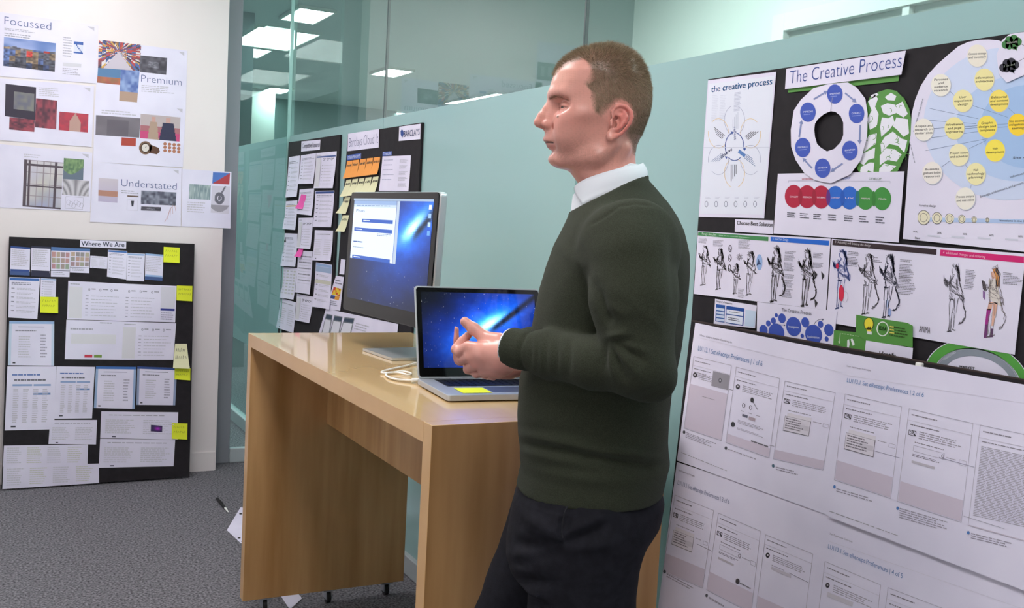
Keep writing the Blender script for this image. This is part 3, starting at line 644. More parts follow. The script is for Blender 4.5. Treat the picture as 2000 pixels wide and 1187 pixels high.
for i, (pts, lab, kd, hd) in enumerate([
    ([(46, 88), (130, 95), (127, 215), (42, 212)], 'site page with a dark blue foot, first in the top row of the leaning board', 'site', 'navy'),
    ([(135, 88), (217, 92), (214, 222), (132, 218)], 'site page with a dark foot, second in the top row of the leaning board', 'site', 'dark'),
    ([(220, 92), (303, 97), (298, 222), (218, 220)], 'brownish product page, third in the top row of the leaning board', 'shop', None),
    ([(303, 97), (387, 100), (383, 205), (300, 202)], 'brownish product page with blue foot, fourth in the top row of the leaning board', 'shop', None),
    ([(388, 130), (462, 135), (459, 187), (386, 182)], 'smallest white slip in the top row of the leaning board', 'wide', None),
    ([(464, 105), (546, 110), (541, 232), (459, 220)], 'list page with a blue header just right of the smallest slip', 'list', 'blue'),
    ([(546, 118), (622, 122), (618, 240), (542, 236)], 'list page hanging lowest in the top row of the leaning board', 'list', 'pale'),
    ([(624, 120), (702, 126), (697, 238), (622, 233)], 'site page left of the topmost yellow note', 'site', 'pale'),
    ([(40, 222), (172, 226), (160, 402), (36, 395)], 'blue topped page left of the yellow note, second row', 'list', 'blue'),
    ([(175, 226), (241, 230), (238, 320), (173, 320)], 'small page half covered by the left yellow note', 'list', 'pale'),
    ([(293, 238), (533, 250), (527, 410), (288, 403)], 'form page at the top left of the block of four', 'form', None),
    ([(533, 250), (758, 260), (752, 416), (527, 410)], 'form page at the top right of the block of four, beside a yellow note', 'formr', None),
    ([(285, 405), (525, 412), (518, 577), (278, 574)], 'page with red and green buttons, bottom left of the block of four', 'message', None),
    ([(525, 412), (756, 420), (744, 577), (518, 577)], 'form page at the bottom right of the block of four', 'form', None),
    ([(40, 410), (233, 412), (232, 602), (34, 600)], 'blue edged page on the left side below the yellow note', 'framed', 'pale'),
    ([(32, 605), (242, 605), (232, 875), (20, 880)], 'tall page of tables at the lower left of the leaning board', 'table', None),
    ([(243, 605), (407, 607), (395, 828), (233, 830)], 'page of columns right of the tall page of tables', 'table', None),
    ([(412, 605), (585, 607), (578, 788), (403, 784)], 'page framed in mid blue right of the page of columns', 'framed', 'blue'),
    ([(590, 605), (760, 612), (752, 772), (585, 770)], 'page framed in dark navy beside the lower right yellow notes', 'framed', 'navy'),
    ([(215, 835), (417, 835), (412, 940), (208, 938)], 'landscape slip under the page of columns', 'wide', None),
    ([(435, 798), (765, 802), (762, 920), (430, 912)], 'wide white sheet with a tiny dark picture at the lower right', 'wide', None),
    ([(430, 915), (752, 920), (745, 1033), (424, 1040)], 'wide white sheet at the lowest right of the leaning board', 'wide', None),
    ([(17, 945), (378, 940), (375, 1030), (12, 1035)], 'faint wide sheet near the foot of the leaning board', 'faint', None),
    ([(14, 1035), (425, 1022), (425, 1105), (10, 1132)], 'faint wide sheet touching the carpet at the foot of the leaning board', 'faint', None)]):
    s = page(W2, pts, lab, kd, GWB, WB, seed=i+3, head=hd, lift=.001+.0003*(i % 7))
    if i == 20: ik = s.ink(); ik.photo(*W2((648, 856), (697, 860), (696, 887), (647, 884)), 12, 7, lambda u, v: (60+120*math.exp(-((u-.6)**2+(v-.5)**2)*14), 50, 90+110*math.exp(-((u-.6)**2+(v-.5)**2)*14)), lay=3); ik.build('photograph', s.o)
def note(T, pts, label, m, plane, group, seed=0, lift=.003, curl=.004, marks=True, words=2):
    s = Sheet('sticky_note', label, 'sticky note', plane, T(*pts), m=m, lift=lift, curl=curl, group=group)
    if marks:
        ik = s.ink(); r = random.Random(seed)
        for row in range(words):
            x = .12
            while x < .85:
                v = .22+row*.3; w_ = r.uniform(.05, .1); ik.line([s.uv(x, v+.1), s.uv(x+w_*.4, v-.05*r.random()), s.uv(x+w_, v+.12*r.random())], .55, (70, 70, 60) if m != 'yellow' else (150, 160, 50), 2); x += w_+.05
        ik.build('handwriting', s.o)
    return s
GY = 'yellow sticky notes on the leaning board'
for i, (pts, lab, m) in enumerate([
    ([(703, 92), (772, 96), (770, 162), (701, 158)], 'yellow note at the top right corner of the leaning board', 'yellow'),
    ([(759, 258), (826, 260), (824, 326), (757, 322)], 'yellow note at the right edge beside the block of four pages', 'yellow'),
    ([(174, 306), (250, 308), (249, 377), (172, 374)], 'yellow note on the left half of the leaning board', 'yellow'),
    ([(750, 614), (818, 614), (816, 665), (749, 660)], 'yellow note partly under the cream note', 'yellow'),
    ([(738, 848), (805, 850), (803, 918), (737, 915)], 'yellow note lowest on the leaning board', 'yellow'),
    ([(752, 508), (802, 508), (812, 614), (740, 612)], 'tall cream note curling over a yellow one on the leaning board', 'cream')]):
    note(W2, pts, lab, m, WB, GY, i, lift=.003+(.002 if m == 'cream' else 0), curl=.006 if m == 'yellow' else .02)
# ---- two black boards on the glass behind the table
G4 = crop(520, 230, .3622)
board('research_board', 'narrow black board covered in small pages, left one on the glass', GL, [(564, 278), (664, 263), (643, 730), (538, 730)], .010)
board('project_board', 'black board with orange and cream notes behind the monitor', GL, [(679.4, 262), (824, 239), (799, 740), (644, 740)], .010)
T1 = Sheet('title_strip', 'small white title strip on the narrow left board', 'sign', GL, G4((190, 127), (292, 118), (289, 172), (188, 182)))
heading(T1, 'Competitive Research', (194, 164), (288, 156), 9, (84, 88, 120), G4, bold=.03)
T2 = Sheet('title_strip', 'wide white title strip at the top left of the project board', 'sign', GL, G4((441, 86), (608, 60), (606, 160), (438, 180)), lift=.0025)
heading(T2, 'Barclays Cloud It', (446, 158), (602, 136), 18, (74, 82, 128), G4)
T3_ = Sheet('logo_card', 'white card with a bank name and blue bird emblem, top right of the project board', 'sign', GL, G4((717, 48), (832, 32), (830, 115), (714, 125)), lift=.0025)
heading(T3_, 'BARCLAYS', (741, 104), (826, 92), 12, (50, 76, 140), G4, bold=.03)
ik = T3_.ink(); ik.poly(G4((724, 72), (731, 62), (739, 70), (741, 88), (733, 108), (725, 92)), (44, 72, 140), 2); ik.build('emblem', T3_.o, label='dark blue bird emblem')
for pts, tx, p0, p1, lab in (([(436, 202), (511, 190), (510, 220), (434, 230)], 'DESIGN PRINCIPLES', (440, 224), (507, 213), 'blue label strip above the orange notes'), ([(628, 184), (677, 180), (676, 202), (627, 206)], 'Timescales', (631, 201), (673, 197), 'blue label strip above the typed sheet on the project board')):
    s = Sheet('label_strip', lab, 'sign', GL, G4(*pts)); ik = s.ink(); ik.poly([s.uv(.0, 0), s.uv(1, 0), s.uv(1, 1), s.uv(0, 1)], (62, 92, 176), 0); a, b = G4(p0, p1); ik.text(tx, a, b, 6, (226, 230, 245), 2); ik.build('printing', s.o)
s = Sheet('typed_sheet', 'white typed sheet right of the orange notes', 'printout', GL, G4((627, 208), (780, 202), (770, 396), (612, 395)), curl=.004)
ik = s.ink()
for k in range(5): ik.para(s.uv(.06, .1+k*.14), s.uv(.45, .1+k*.14), s.uv(.06, .14+k*.14), 1, (130, 136, 170))
for k in range(5): ik.para(s.uv(.62, .1+k*.17), s.uv(.93, .1+k*.17), s.uv(.62, .21+k*.17), 4, (160, 158, 172))
ik.build('printing', s.o)
for i in range(5):
    x0 = (433, 466, 503, 540, 577)[i]; x1 = (466, 500, 538, 575, 614)[i]; y = 234-i*5
    note(G4, [(x0+3, y), (x1, y-4), (x1-9, y+90), (x0-8, y+95)], ['leftmost orange note of the row on the project board', 'second orange note from the left on the project board', 'middle orange note of the row on the project board', 'second orange note from the right on the project board', 'rightmost orange note of the row on the project board'][i], 'orange', GL, 'orange sticky notes on the project board', i+9, curl=.012, words=1)
for i in range(5):
    x0 = (428, 461, 497, 532, 572)[i]; x1 = (459, 495, 530, 568, 606)[i]; y = 335-i*4
    note(G4, [(x0+4, y), (x1, y-4), (x1-16, y+88), (x0-14, y+92)], ['leftmost cream note of the row under the orange ones', 'second cream note from the left under the orange ones', 'middle cream note of the row under the orange ones', 'second cream note from the right under the orange ones', 'rightmost cream note of the row under the orange ones'][i], 'cream', GL, 'cream sticky notes on the project board', i+19, curl=.018, words=1)
for i, (pts, lab) in enumerate((([(424, 428), (453, 428), (432, 518), (397, 515)], 'upper of the two single cream notes beside the monitor'), ([(412, 525), (447, 525), (425, 615), (393, 613)], 'lower of the two single cream notes beside the monitor'))):
    note(G4, pts, lab, 'cream', GL, 'cream sticky notes on the project board', i+30, curl=.02, words=1)
Sheet('paper_slip', 'tiny white slip at the left edge of the project board', 'paper', GL, G4((403, 762), (427, 765), (420, 845), (394, 842)), lift=.003)
s = Sheet('phone_screens_sheet', 'wide white sheet with three phone screens below the monitor', 'printout', GL, G4((322, 1028), (712, 1112), (690, 1290), (262, 1230)), lift=.004)
ik = s.ink()
for k, x in enumerate((318, 362, 416)):
    c = [(x+6, 1056+k*9), (x+40+k*10, 1063+k*9), (x+22+k*9, 1170), (x-22, 1165)]; ik.poly(G4(*c), (120, 126, 134), 1)
    c2 = [(x+8, 1062+k*9), (x+36+k*10, 1068+k*9), (x+32+k*9, 1086+k*9), (x+2, 1080+k*9)]; ik.poly(G4(*c2), (60, 76, 96), 2)
    c3 = [(x+1, 1086+k*9), (x+30+k*9, 1092+k*9), (x+18+k*8, 1166), (x-16, 1160)]; ik.poly(G4(*c3), (226, 226, 236), 2)
ik.para(*G4((485, 1105), (560, 1125), (470, 1145)), 3, (170, 170, 180)); ik.build('printing', s.o)
s = Sheet('picture_strip', 'narrow white strip with a red and yellow picture left of the monitor', 'printout', GL, G4((376, 850), (418, 858), (398, 1040), (320, 1032)), lift=.005)
ik = s.ink(); ik.photo(*G4((364, 912), (405, 922), (396, 962), (352, 952)), 10, 8, lambda u, v: (232, 200, 50) if vn(u*5, v*5, 3) > .45 else (206, 70, 50)); ik.photo(*G4((350, 954), (396, 964), (390, 984), (344, 972)), 8, 3, lambda u, v: (230, 160, 60) if u > .5 else (60, 80, 140), lay=2)
ik.para(*G4((374, 872), (412, 880), (370, 900)), 2, (90, 90, 110)); ik.para(*G4((344, 984), (388, 992), (338, 1012)), 3, (130, 130, 150)); ik.build('printing', s.o)
GR = 'small page printouts on the research board'
for i, (pts, lab, kd, hd) in enumerate([
    ([(122, 212), (182, 203), (172, 425), (112, 430)], 'tall faint page, top of the left column on the narrow board', 'list', None),
    ([(187, 203), (268, 190), (260, 355), (180, 357)], 'page right under the title strip of the narrow board', 'list', None),
    ([(270, 190), (380, 180), (368, 380), (265, 380)], 'blue headed page, top of the right column on the narrow board', 'form', None),
    ([(180, 387), (258, 380), (250, 527), (172, 518)], 'page under the upper pink note', 'list', None),
    ([(106, 450), (168, 445), (163, 605), (96, 600)], 'page with an orange line, second in the left column of the narrow board', 'list', None),
    ([(265, 395), (367, 392), (360, 590), (260, 588)], 'navy headed page, second in the right column of the narrow board', 'list', 'navy'),
    ([(175, 540), (252, 538), (247, 708), (172, 703)], 'page between the two pink notes', 'form', None),
    ([(98, 622), (168, 625), (162, 803), (84, 798)], 'page with a black corner mark, third in the left column of the narrow board', 'list', None),
    ([(262, 605), (360, 608), (357, 772), (258, 768)], 'plain page, third in the right column of the narrow board', 'wide', None),
    ([(172, 715), (250, 720), (243, 952), (165, 940)], 'tall page of black ticks under the lower pink note', 'calls', None),
    ([(92, 803), (168, 810), (150, 980), (80, 970)], 'pale page, fourth in the left column of the narrow board', 'faint', None),
    ([(268, 778), (354, 793), (350, 1032), (258, 1018)], 'page with a blue grey picture, bottom of the right column of the narrow board', 'list', 'pale'),
    ([(165, 948), (255, 965), (236, 1107), (163, 1090)], 'curling page at the bottom of the middle column of the narrow board', 'form', None),
    ([(78, 970), (160, 995), (150, 1160), (62, 1130)], 'pale page at the bottom left of the narrow board', 'wide', None)]):
    s = page(G4, pts, lab, kd, GR, GL, seed=i+50, head=hd, lift=.0015+.0002*(i % 5), curl=.010)
    ik = s.ink()
    if i == 4: ik.rect(*s.R(.05, .16, .95, .20), (206, 170, 110), 2)
    if i == 2: ik.rect(*s.R(.03, .10, .97, .14), (70, 92, 150), 2)
    if i == 11: ik.rect(*s.R(.02, .08, .98, .2), (160, 180, 210), 2); ik.rect(*s.R(.02, .38, .98, .46), (206, 204, 190), 2)
    if i == 7: ik.poly([s.uv(.1, .13), s.uv(.18, .26), s.uv(.02, .28)], (40, 40, 40), 2)
    ik.build('picture', s.o)
for i, pts in enumerate(([(188, 412), (216, 415), (200, 492), (174, 490)], [(186, 668), (207, 672), (192, 752), (171, 748)])):
    note(G4, pts, ('upper', 'lower')[i]+' pink note curling off the narrow board', 'pink', GL, 'pink sticky notes on the research board', i, curl=.022, lift=.004, marks=False)
# ------------------------------------------------------------------ right-hand boards
board('process_board', 'black foam board of design process posters, upper right on the glass', GL, [(1383, 155), (2052, 54), (2052, 900), (1338, 800)], .010)
LBo = board('wireframe_board', 'lower black board covered by large wireframe sheets, leaning in front', LB, [(1350, 626), (2080, 757), (2080, 1600), (1255, 1480)], .012)
prism('edge_strip', [LB.at(*p, .0004) for p in ((1350, 624.5), (2080, 754.5), (2080, 757.5), (1350, 627.5))], -LB.n*.013, M['board_edge'], LBo)
RA = crop(1350, 60, .3454); RB = crop(1740, 40, .3875); RCc = crop(1340, 440, .33); RD = crop(1280, 620, .2527); RE = crop(1600, 680, .3203); RF = crop(1280, 880, .36)
GP = 'sheets pinned on the design process board'
# petal diagram poster
s = Sheet('diagram_poster', 'pale blue folded poster reading the creative process with petal loops', 'poster', GL, RA((95, 280), (480, 232), (412, 1060), (42, 1052)), lift=.002, group=GP)
heading(s, 'the creative process', (112, 348), (456, 303), 12, (40, 120, 190), RA, bold=.06)
ik = s.ink(); LBc = (224, 228, 242)
ik.poly(RA((100, 300), (470, 255), (408, 1040), (50, 1035)), LBc, 0)
cxp, cyp = 245, 655
for k in range(6):
    a = math.radians(-90+k*60); ex = cxp+105*math.cos(a); ey = cyp+150*math.sin(a); yel = k % 2 == 1 or k == 3
    ik.ring(RA(ex, ey), (20, 29), .7, (232, 190, 90) if k in (1, 5, 3) else (150, 156, 186), 2, math.degrees(a)+200, math.degrees(a)+340); ik.ring(RA(ex, ey), (20, 29), .7, (232, 190, 90) if k in (1, 5, 3) else (150, 156, 186), 2, math.degrees(a)+20, math.degrees(a)+150)
    d = (math.cos(a), math.sin(a)*1.35); nn = (-d[1]*7, d[0]*7)
    for j in (-1, 0, 1, 2): p0 = (cxp+d[0]*75+nn[0]*j, cyp+d[1]*75+nn[1]*j); p1 = (cxp+d[0]*(125+10*j)+nn[0]*j, cyp+d[1]*(125+10*j)+nn[1]*j); ik.line(RA(p0, p1), 1.1 if k in (1, 2, 3, 5) else .8, [(190, 196, 214), (70, 76, 90), (90, 120, 160), (80, 84, 96), (120, 140, 180), (50, 54, 70)][k], 2)
ik.ring(RA(cxp, cyp), (19, 28), 1.6, (60, 90, 160), 2, 150, 260); ik.ring(RA(cxp, cyp), (19, 28), 1.6, (60, 90, 160), 2, 280, 372); ik.ring(RA(cxp, cyp), (19, 28), 1.6, (60, 90, 160), 2, 50, 130)
for p in ((232, 575), (302, 668), (198, 715)): ik.poly(RA((p[0]-8, p[1]-6), (p[0]+9, p[1]-3), (p[0]-1, p[1]+12)), (52, 84, 160), 3)
ik.text('observe', *RA((168, 722), (232, 676)), 7, (50, 70, 140), 3, bold=.03); ik.text('reflect', *RA((240, 545), (243, 618)), 7, (50, 70, 140), 3); ik.poly(RA((272, 670), (310, 700), (300, 716), (264, 688)), (90, 130, 190), 2)
for x0, y0 in ((120, 345), (165, 345)): ik.para(*RA((x0, y0+20), (x0+38, y0+16), (x0-8, y0+170)), 16, (212, 216, 232))
ik.para(*RA((245, 350), (285, 345), (240, 460)), 14, (176, 182, 206))
for k in range(6): ik.ring(RA(86+k*55, 980), (3.4, 6), .8, (90, 100, 130), 2); ik.para(*RA((80+k*55, 938), (110+k*55, 940), (80+k*55, 950)), 2, (176, 180, 200))
ik.line(RA((66, 660), (448, 658)), .9, (200, 204, 222), 3)
ik.build('printing', s.o)
# signs
sg = Sheet('backing_card', 'green card strip showing under the large heading', 'card', GL, RA((545, 300), (1180, 215), (1172, 285), (548, 350)), m='green_card', lift=.002)
s = Sheet('title_strip', 'large white heading strip reading The Creative Process in blue', 'sign', GL, RA((538, 215), (1213, 112), (1188, 248), (530, 330)), lift=.006)
heading(s, 'The Creative Process', (555, 300), (1188, 205), 25, (44, 72, 150), RA)
s = Sheet('title_strip', 'small white strip reading Choose Best Solution', 'sign', GL, RA((248, 1065), (465, 1072), (462, 1150), (246, 1136)), lift=.004)
heading(s, 'Choose Best Solution', (258, 1096), (460, 1108), 7.5, (40, 40, 44), RA, bold=.05)
# ring of six stages (a white annulus cut by hand)
out = [(885, 292), (935, 320), (985, 385), (998, 470), (995, 600), (960, 730), (900, 812), (790, 862), (700, 845), (640, 805), (590, 730), (565, 655), (563, 560), (580, 450), (620, 390), (690, 325), (780, 300)]
inn = [(815, 458), (845, 482), (860, 520), (860, 590), (845, 630), (808, 668), (768, 682), (735, 662), (712, 640), (700, 600), (696, 560), (700, 525), (716, 500), (730, 488), (750, 472), (775, 460), (790, 455)]
def annulus(outer, inner, lift, th, plane):
    bm = bmesh.new(); f = [[bm.verts.new(plane.at(*p, lift)) for p in RA(*r)] for r in (outer, inner)]; b = [[bm.verts.new(plane.at(*p, lift-th)) for p in RA(*r)] for r in (outer, inner)]; n = len(outer)
    for i in range(n):
        j = (i+1) % n
        bm.faces.new((f[0][i], f[0][j], f[1][j], f[1][i])); bm.faces.new((b[0][i], b[1][i], b[1][j], b[0][j])); bm.faces.new((f[0][i], b[0][i], b[0][j], f[0][j])); bm.faces.new((f[1][i], f[1][j], b[1][j], b[1][i]))
    return bm_obj('stage_ring', bm, M['paper'])
# order inner so that it turns with the outer ring
def by_angle(pts, c): return sorted(pts, key=lambda p: math.atan2(p[1]-c[1], p[0]-c[0]))
out = by_angle(out, (780, 575)); inn = by_angle(inn, (780, 570))
brain = [(1060, 345), (1110, 330), (1160, 340), (1205, 385), (1232, 440), (1243, 500), (1240, 590), (1225, 670), (1195, 735), (1170, 790), (1120, 835), (1060, 842), (985, 838), (950, 800), (928, 760), (935, 700), (990, 560), (990, 420), (1010, 375)]
s = Sheet('brain_cutout', 'green cut out brain seen from above with white folds', 'card', GL, RA(*brain), m='green_card', lift=.0035)
ik = s.ink(); WHT = (232, 232, 242)
for pl_ in ([(1000, 400), (1040, 360), (1056, 385), (1040, 430), (1060, 470), (1050, 540), (1010, 560), (995, 500), (1020, 450)], [(1095, 375), (1130, 350), (1160, 370), (1150, 395), (1110, 392)], [(1072, 425), (1110, 410), (1160, 420), (1195, 400), (1225, 470), (1200, 490), (1160, 465), (1120, 480), (1085, 465)],
    [(1078, 490), (1115, 495), (1140, 480), (1150, 520), (1120, 560), (1075, 600), (1068, 545)], [(1160, 490), (1225, 500), (1232, 580), (1200, 600), (1165, 560), (1140, 540)], [(1070, 640), (1095, 600), (1140, 570), (1190, 610), (1222, 620), (1205, 690), (1170, 650), (1120, 640), (1075, 690)],
    [(1005, 590), (1050, 580), (1044, 640), (1010, 660), (975, 690), (985, 630)], [(1066, 705), (1100, 665), (1150, 670), (1190, 700), (1160, 740), (1110, 730), (1066, 760)], [(960, 700), (1000, 680), (1040, 660), (1036, 720), (1000, 730), (975, 760), (945, 740)], [(1064, 780), (1090, 750), (1130, 760), (1160, 765), (1120, 800), (1085, 825), (1060, 820)], [(960, 770), (1010, 745), (1036, 745), (1030, 800), (1000, 790), (985, 815), (955, 795)], [(1015, 365), (1050, 352), (1060, 362), (1020, 385)]): ik.poly(RA(*pl_), WHT, 1)
for k in range(34):
    a = RA(990+hsh(k, 1)*230, 400+hsh(k, 2)*400); t_ = hsh(k, 3)*6.28; l = 4+hsh(k, 4)*8
    pts = [(a[0]+l*i/4*math.cos(t_+i*.5), a[1]+l*i/4*math.sin(t_+i*.5)*1.3) for i in range(5)]
    if 985 < (a[0]-1350)/.3454 < 1210: ik.line(pts, 1.0, (84, 146, 64), 2)
ik.build('printing', s.o)
# sheet of overlapping coloured circles
s = Sheet('workshop_sheet', 'white sheet with a row of red, blue and green circles', 'poster', GL, RA((490, 808), (1205, 795), (1172, 1197), (465, 1146)), lift=.0045, group=GP)
ik = s.ink(); cc = [(178, 34, 66)]*3+[(44, 104, 200)]*2+[(66, 144, 66)]*2; dk = [(158, 30, 58), (158, 30, 58), (96, 50, 130), (38, 90, 184), (44, 116, 120), (58, 128, 58)]
for i, x in enumerate((580, 655, 735, 815, 895, 985, 1080)): ik.ell(RA(x, 936+i*2.2), (17.6, 22.5), cc[i], 1+(i % 2)*.3)
for i, x in enumerate((617, 695, 775, 855, 940, 1032)): ik.ell(RA(x, 938+i*2.2), (4, 15), dk[i], 3)
for i, (x, tx) in enumerate(zip((580, 655, 735, 815, 895, 985, 1080), ('CONCEPT', 'RESEARCH', 'USERS', 'CONTENT', 'UX', 'WIREFRAME', 'VISUAL'))): ik.text(tx, *RA((x-24, 942+i*2), (x+24, 944+i*2)), 3, (240, 220, 235), 4)
for i, x in enumerate((568, 640, 716, 800, 890, 975, 1068)): ik.para(*RA((x-26, 1026+i*4), (x+28, 1030+i*4), (x-26, 1058+i*6)), 3, (70, 70, 84), wl=(.2, .5))
ik.text('WORKSHOP', *RA((625, 845), (692, 842)), 4, (190, 50, 80), 2); ik.text('WORKSHOP', *RA((836, 842), (900, 838)), 4, (60, 100, 190), 2); ik.text('DEVELOP', *RA((1005, 842), (1075, 843)), 4, (90, 120, 90), 2)
ik.line(RA((550, 860), (550, 848), (1125, 850), (1125, 862)), .6, (170, 170, 190), 1); ik.build('printing', s.o)
o = annulus(out, inn, .0075, .0005, GL); tag(o, 'white paper ring with six blue stage circles, cut by hand', 'card')
ik = Ink(GL, .0075); BC = (66, 90, 186)
for (c, tx) in (((812, 358), 'DEFINE'), ((935, 468), 'COLLECT'), ((897, 677), 'BRAINSTORM'), ((743, 777), 'DEVELOP'), ((631, 660), 'FEEDBACK'), ((660, 460), 'IMPROVE')):
    ik.ell(RA(*c), (15.2, 19), BC, 1); ik.text(tx, *RA((c[0]-28, c[1]+4), (c[0]+28, c[1])), 3.2, (225, 230, 246), 2); ik.para(*RA((c[0]-24, c[1]+12), (c[0]+24, c[1]+8), (c[0]-24, c[1]+22)), 1, (120, 140, 215), lay=2)
for a, b in (((692, 388), (758, 348)), ((870, 352), (922, 395)), ((955, 532), (952, 625)), ((856, 750), (800, 788)), ((684, 778), (640, 730)), ((610, 602), (622, 520))):
    ik.line(RA(a, b), 3.2, (130, 142, 190), 1); dx, dy = b[0]-a[0], b[1]-a[1]; l = math.hypot(dx, dy); dx /= l; dy /= l
    ik.poly(RA((b[0]-dy*13-dx*6, b[1]+dx*13-dy*6), (b[0]+dy*13-dx*6, b[1]-dx*13-dy*6), (b[0]+dx*16, b[1]+dy*16)), (130, 142, 190), 2)
ik.line(RA((798, 378), (788, 456)), .8, (150, 150, 170), 3)
ik.build('printing', o)
# big discipline map with yellow discs
mo = RB((60, 1100), (75, 900), (84, 760), (95, 640), (105, 470), (122, 400), (150, 330), (185, 275), (230, 225), (280, 180), (340, 130), (390, 108), (440, 98), (490, 96), (540, 100), (620, 128), (760, 190), (760, 1175))
s = Sheet('discipline_map', 'large white round topped poster with yellow labelled discs on pale blue', 'poster', GL, mo, lift=.003, group=GP)
ik = s.ink()
def clipell(c, r, col, lay, xmax=758):
    pts = []
    for i in range(60):
        t_ = 2*math.pi*i/60; pts.append((min(xmax, c[0]+r[0]*math.cos(t_)), c[1]+r[1]*math.sin(t_)))
    ik.poly(RB(*pts), col, lay)
clipell((590, 520), (425, 385), (206, 217, 243), 0); clipell((640, 545), (315, 265), (184, 206, 240), 1); clipell((690, 535), (240, 210), (164, 194, 234), 2)
for a, b in (((195, 443), (440, 495)), ((190, 503), (430, 520)), ((200, 545), (600, 520)), ((195, 592), (440, 560)), ((175, 655), (490, 595)), ((290, 350), (320, 378)), ((410, 428), (590, 488)), ((455, 228), (460, 245)), ((500, 345), (512, 360)), ((585, 435), (625, 470)), ((255, 738), (300, 705)), ((370, 720), (388, 745)), ((405, 830), (402, 845)), ((395, 645), (480, 605)), ((365, 545), (440, 540)), ((530, 540), (590, 535))): ik.line(RB(a, b), .7, (120, 136, 170), 3)
for (c, tx, col) in (((435, 177), ('Content strategy', 'and inventory'), (236, 230, 216)), ((471, 298), ('Information', 'architecture'), (240, 230, 166)), ((545, 405), ('Editorial', 'and content', 'development'), (246, 224, 110)), ((252, 325), ('Personas', 'and', 'audience', 'research'), (238, 234, 222)), ((363, 405), ('User', 'experience', 'design'), (240, 230, 168)), ((485, 535), ('Graphic', 'design and', 'templates'), (246, 226, 100)),
    ((640, 525), ('Site assembly', 'and application', 'testing'), (250, 214, 60)), ((165, 550), ('Analysis and', 'research on', 'similar sites'), (238, 234, 224)), ((320, 543), ('Wireframes', 'and page', 'engineering'), (240, 230, 160)), ((525, 655), ('Web', 'development'), (250, 230, 90)), ((343, 677), ('Project scope', 'and schedule'), (242, 234, 190)), ((428, 773), ('Web', 'technology', 'planning'), (242, 234, 180)), ((208, 768), ('Business', 'goals and budget', 'resources'), (238, 232, 226)), ((375, 897), ('Process analysis', 'and use cases'), (240, 236, 226))):
    ik.ell(RB(c[0]+2, c[1]+3), (19.8, 22.2), (196, 200, 214), 4); ik.ell(RB(*c), (19.3, 21.7), col, 5)
    n = len(tx)
    for k, w_ in enumerate(tx): hw = min(44, 4.3*len(w_)); y = c[1]+(k-(n-1)/2)*18+5; ik.text(w_, *RB((c[0]-hw, y+1), (c[0]+hw, y-3)), 4.3, (56, 56, 62), 7, thin=.0)
for x0, y0, x1, y1, tx in ((450, 893, 760, 790, 'Strategy, architecture, and project management'), (600, 795, 760, 748, 'Information design'), (615, 697, 760, 690, 'Site content')): ik.text(tx, *RB((x0, y0), (x1, y1)), 4.2, (70, 74, 90), 6)
for k in range(14): a = RB(108+k*1.0+max(0, 6-k)*9, 345+k*30); 
ik.para(*RB((112, 560), (172, 345), (122, 566)), 1, (150, 152, 170), fill=.5); ik.para(*RB((90, 600), (130, 765), (99, 597)), 1, (150, 152, 170), fill=.5)
ik.text('Iterative design', *RB((142, 936), (228, 940)), 4.3, (60, 60, 70), 3)
ik.poly(RB((170, 992), (760, 1004), (760, 1026), (170, 1012)), (180, 202, 238), 1)
for x, r_ in ((165, 34), (232, 28), (295, 24), (357, 20), (419, 15), (486, 11)): ik.ell(RB(x+1, 993+(x-165)*.04), (r_*.36, r_*.42), (232, 226, 200), 2); ik.ring(RB(x, 993+(x-165)*.04), (r_*.36, r_*.42), 1.0, (80, 80, 90), 3, 20, 160); ik.ring(RB(x, 993+(x-165)*.04), (r_*.36, r_*.42), 1.0, (80, 80, 90), 3, 200, 340); ik.ring(RB(x, 993+(x-165)*.04), (r_*.22, r_*.26), .8, (90, 90, 100), 3)
ik.text('Iterations in the build', *RB((548, 1012), (700, 1016)), 3.6, (60, 70, 110), 3, bold=.05)
for k, x in enumerate((122, 243, 371, 506, 652)): ik.text(str(k*20)+'%', *RB((x-10, 1068+k*6), (x+12, 1069+k*6)), 3.6, (70, 70, 80), 3)
for x in (185, 305, 437, 576): ik.poly(RB((x, 1080+(x-185)*.045), (x+65, 1084+(x-185)*.045), (x+65, 1093+(x-185)*.045), (x, 1088+(x-185)*.045)), (208, 210, 226), 1)
ik.text('Start', *RB((120, 1100), (146, 1102)), 4, (60, 60, 66), 3, bold=.05)
ik.build('printing', s.o)
s = Sheet('cloud_cutout', 'white angular cutout with green and dark speech clouds, top right corner', 'card', GL, RB((560, 100), (600, 68), (760, 45), (760, 235), (585, 313), (545, 270), (532, 175)), lift=.0055)
ik = s.ink()
def cloud(c, col, tx):
    for dx, dy, r_ in ((-32, 6, 19), (-14, -12, 20), (10, -14, 22), (30, -2, 20), (12, 12, 20), (-14, 12, 18)): ik.ell(RB(c[0]+dx, c[1]+dy*1.1-dx*.1), (r_*.39, r_*.42), col, 1)
    ik.poly(RB((c[0]+2, c[1]+22), (c[0]+22, c[1]+18), (c[0]+26, c[1]+42)), col, 1); ik.text(tx, *RB((c[0]-26, c[1]+8), (c[0]+26, c[1]-2)), 4.5, (220, 232, 220), 3, bold=.05)
cloud((610, 112), (58, 120, 62), 'Industry'); cloud((597, 228), (52, 50, 64), 'Field'); ik.line(RB((660, 122), (700, 132)), .8, (90, 90, 100), 1); ik.line(RB((645, 205), (690, 180)), .8, (90, 90, 100), 1)
ik.build('printing', s.o)
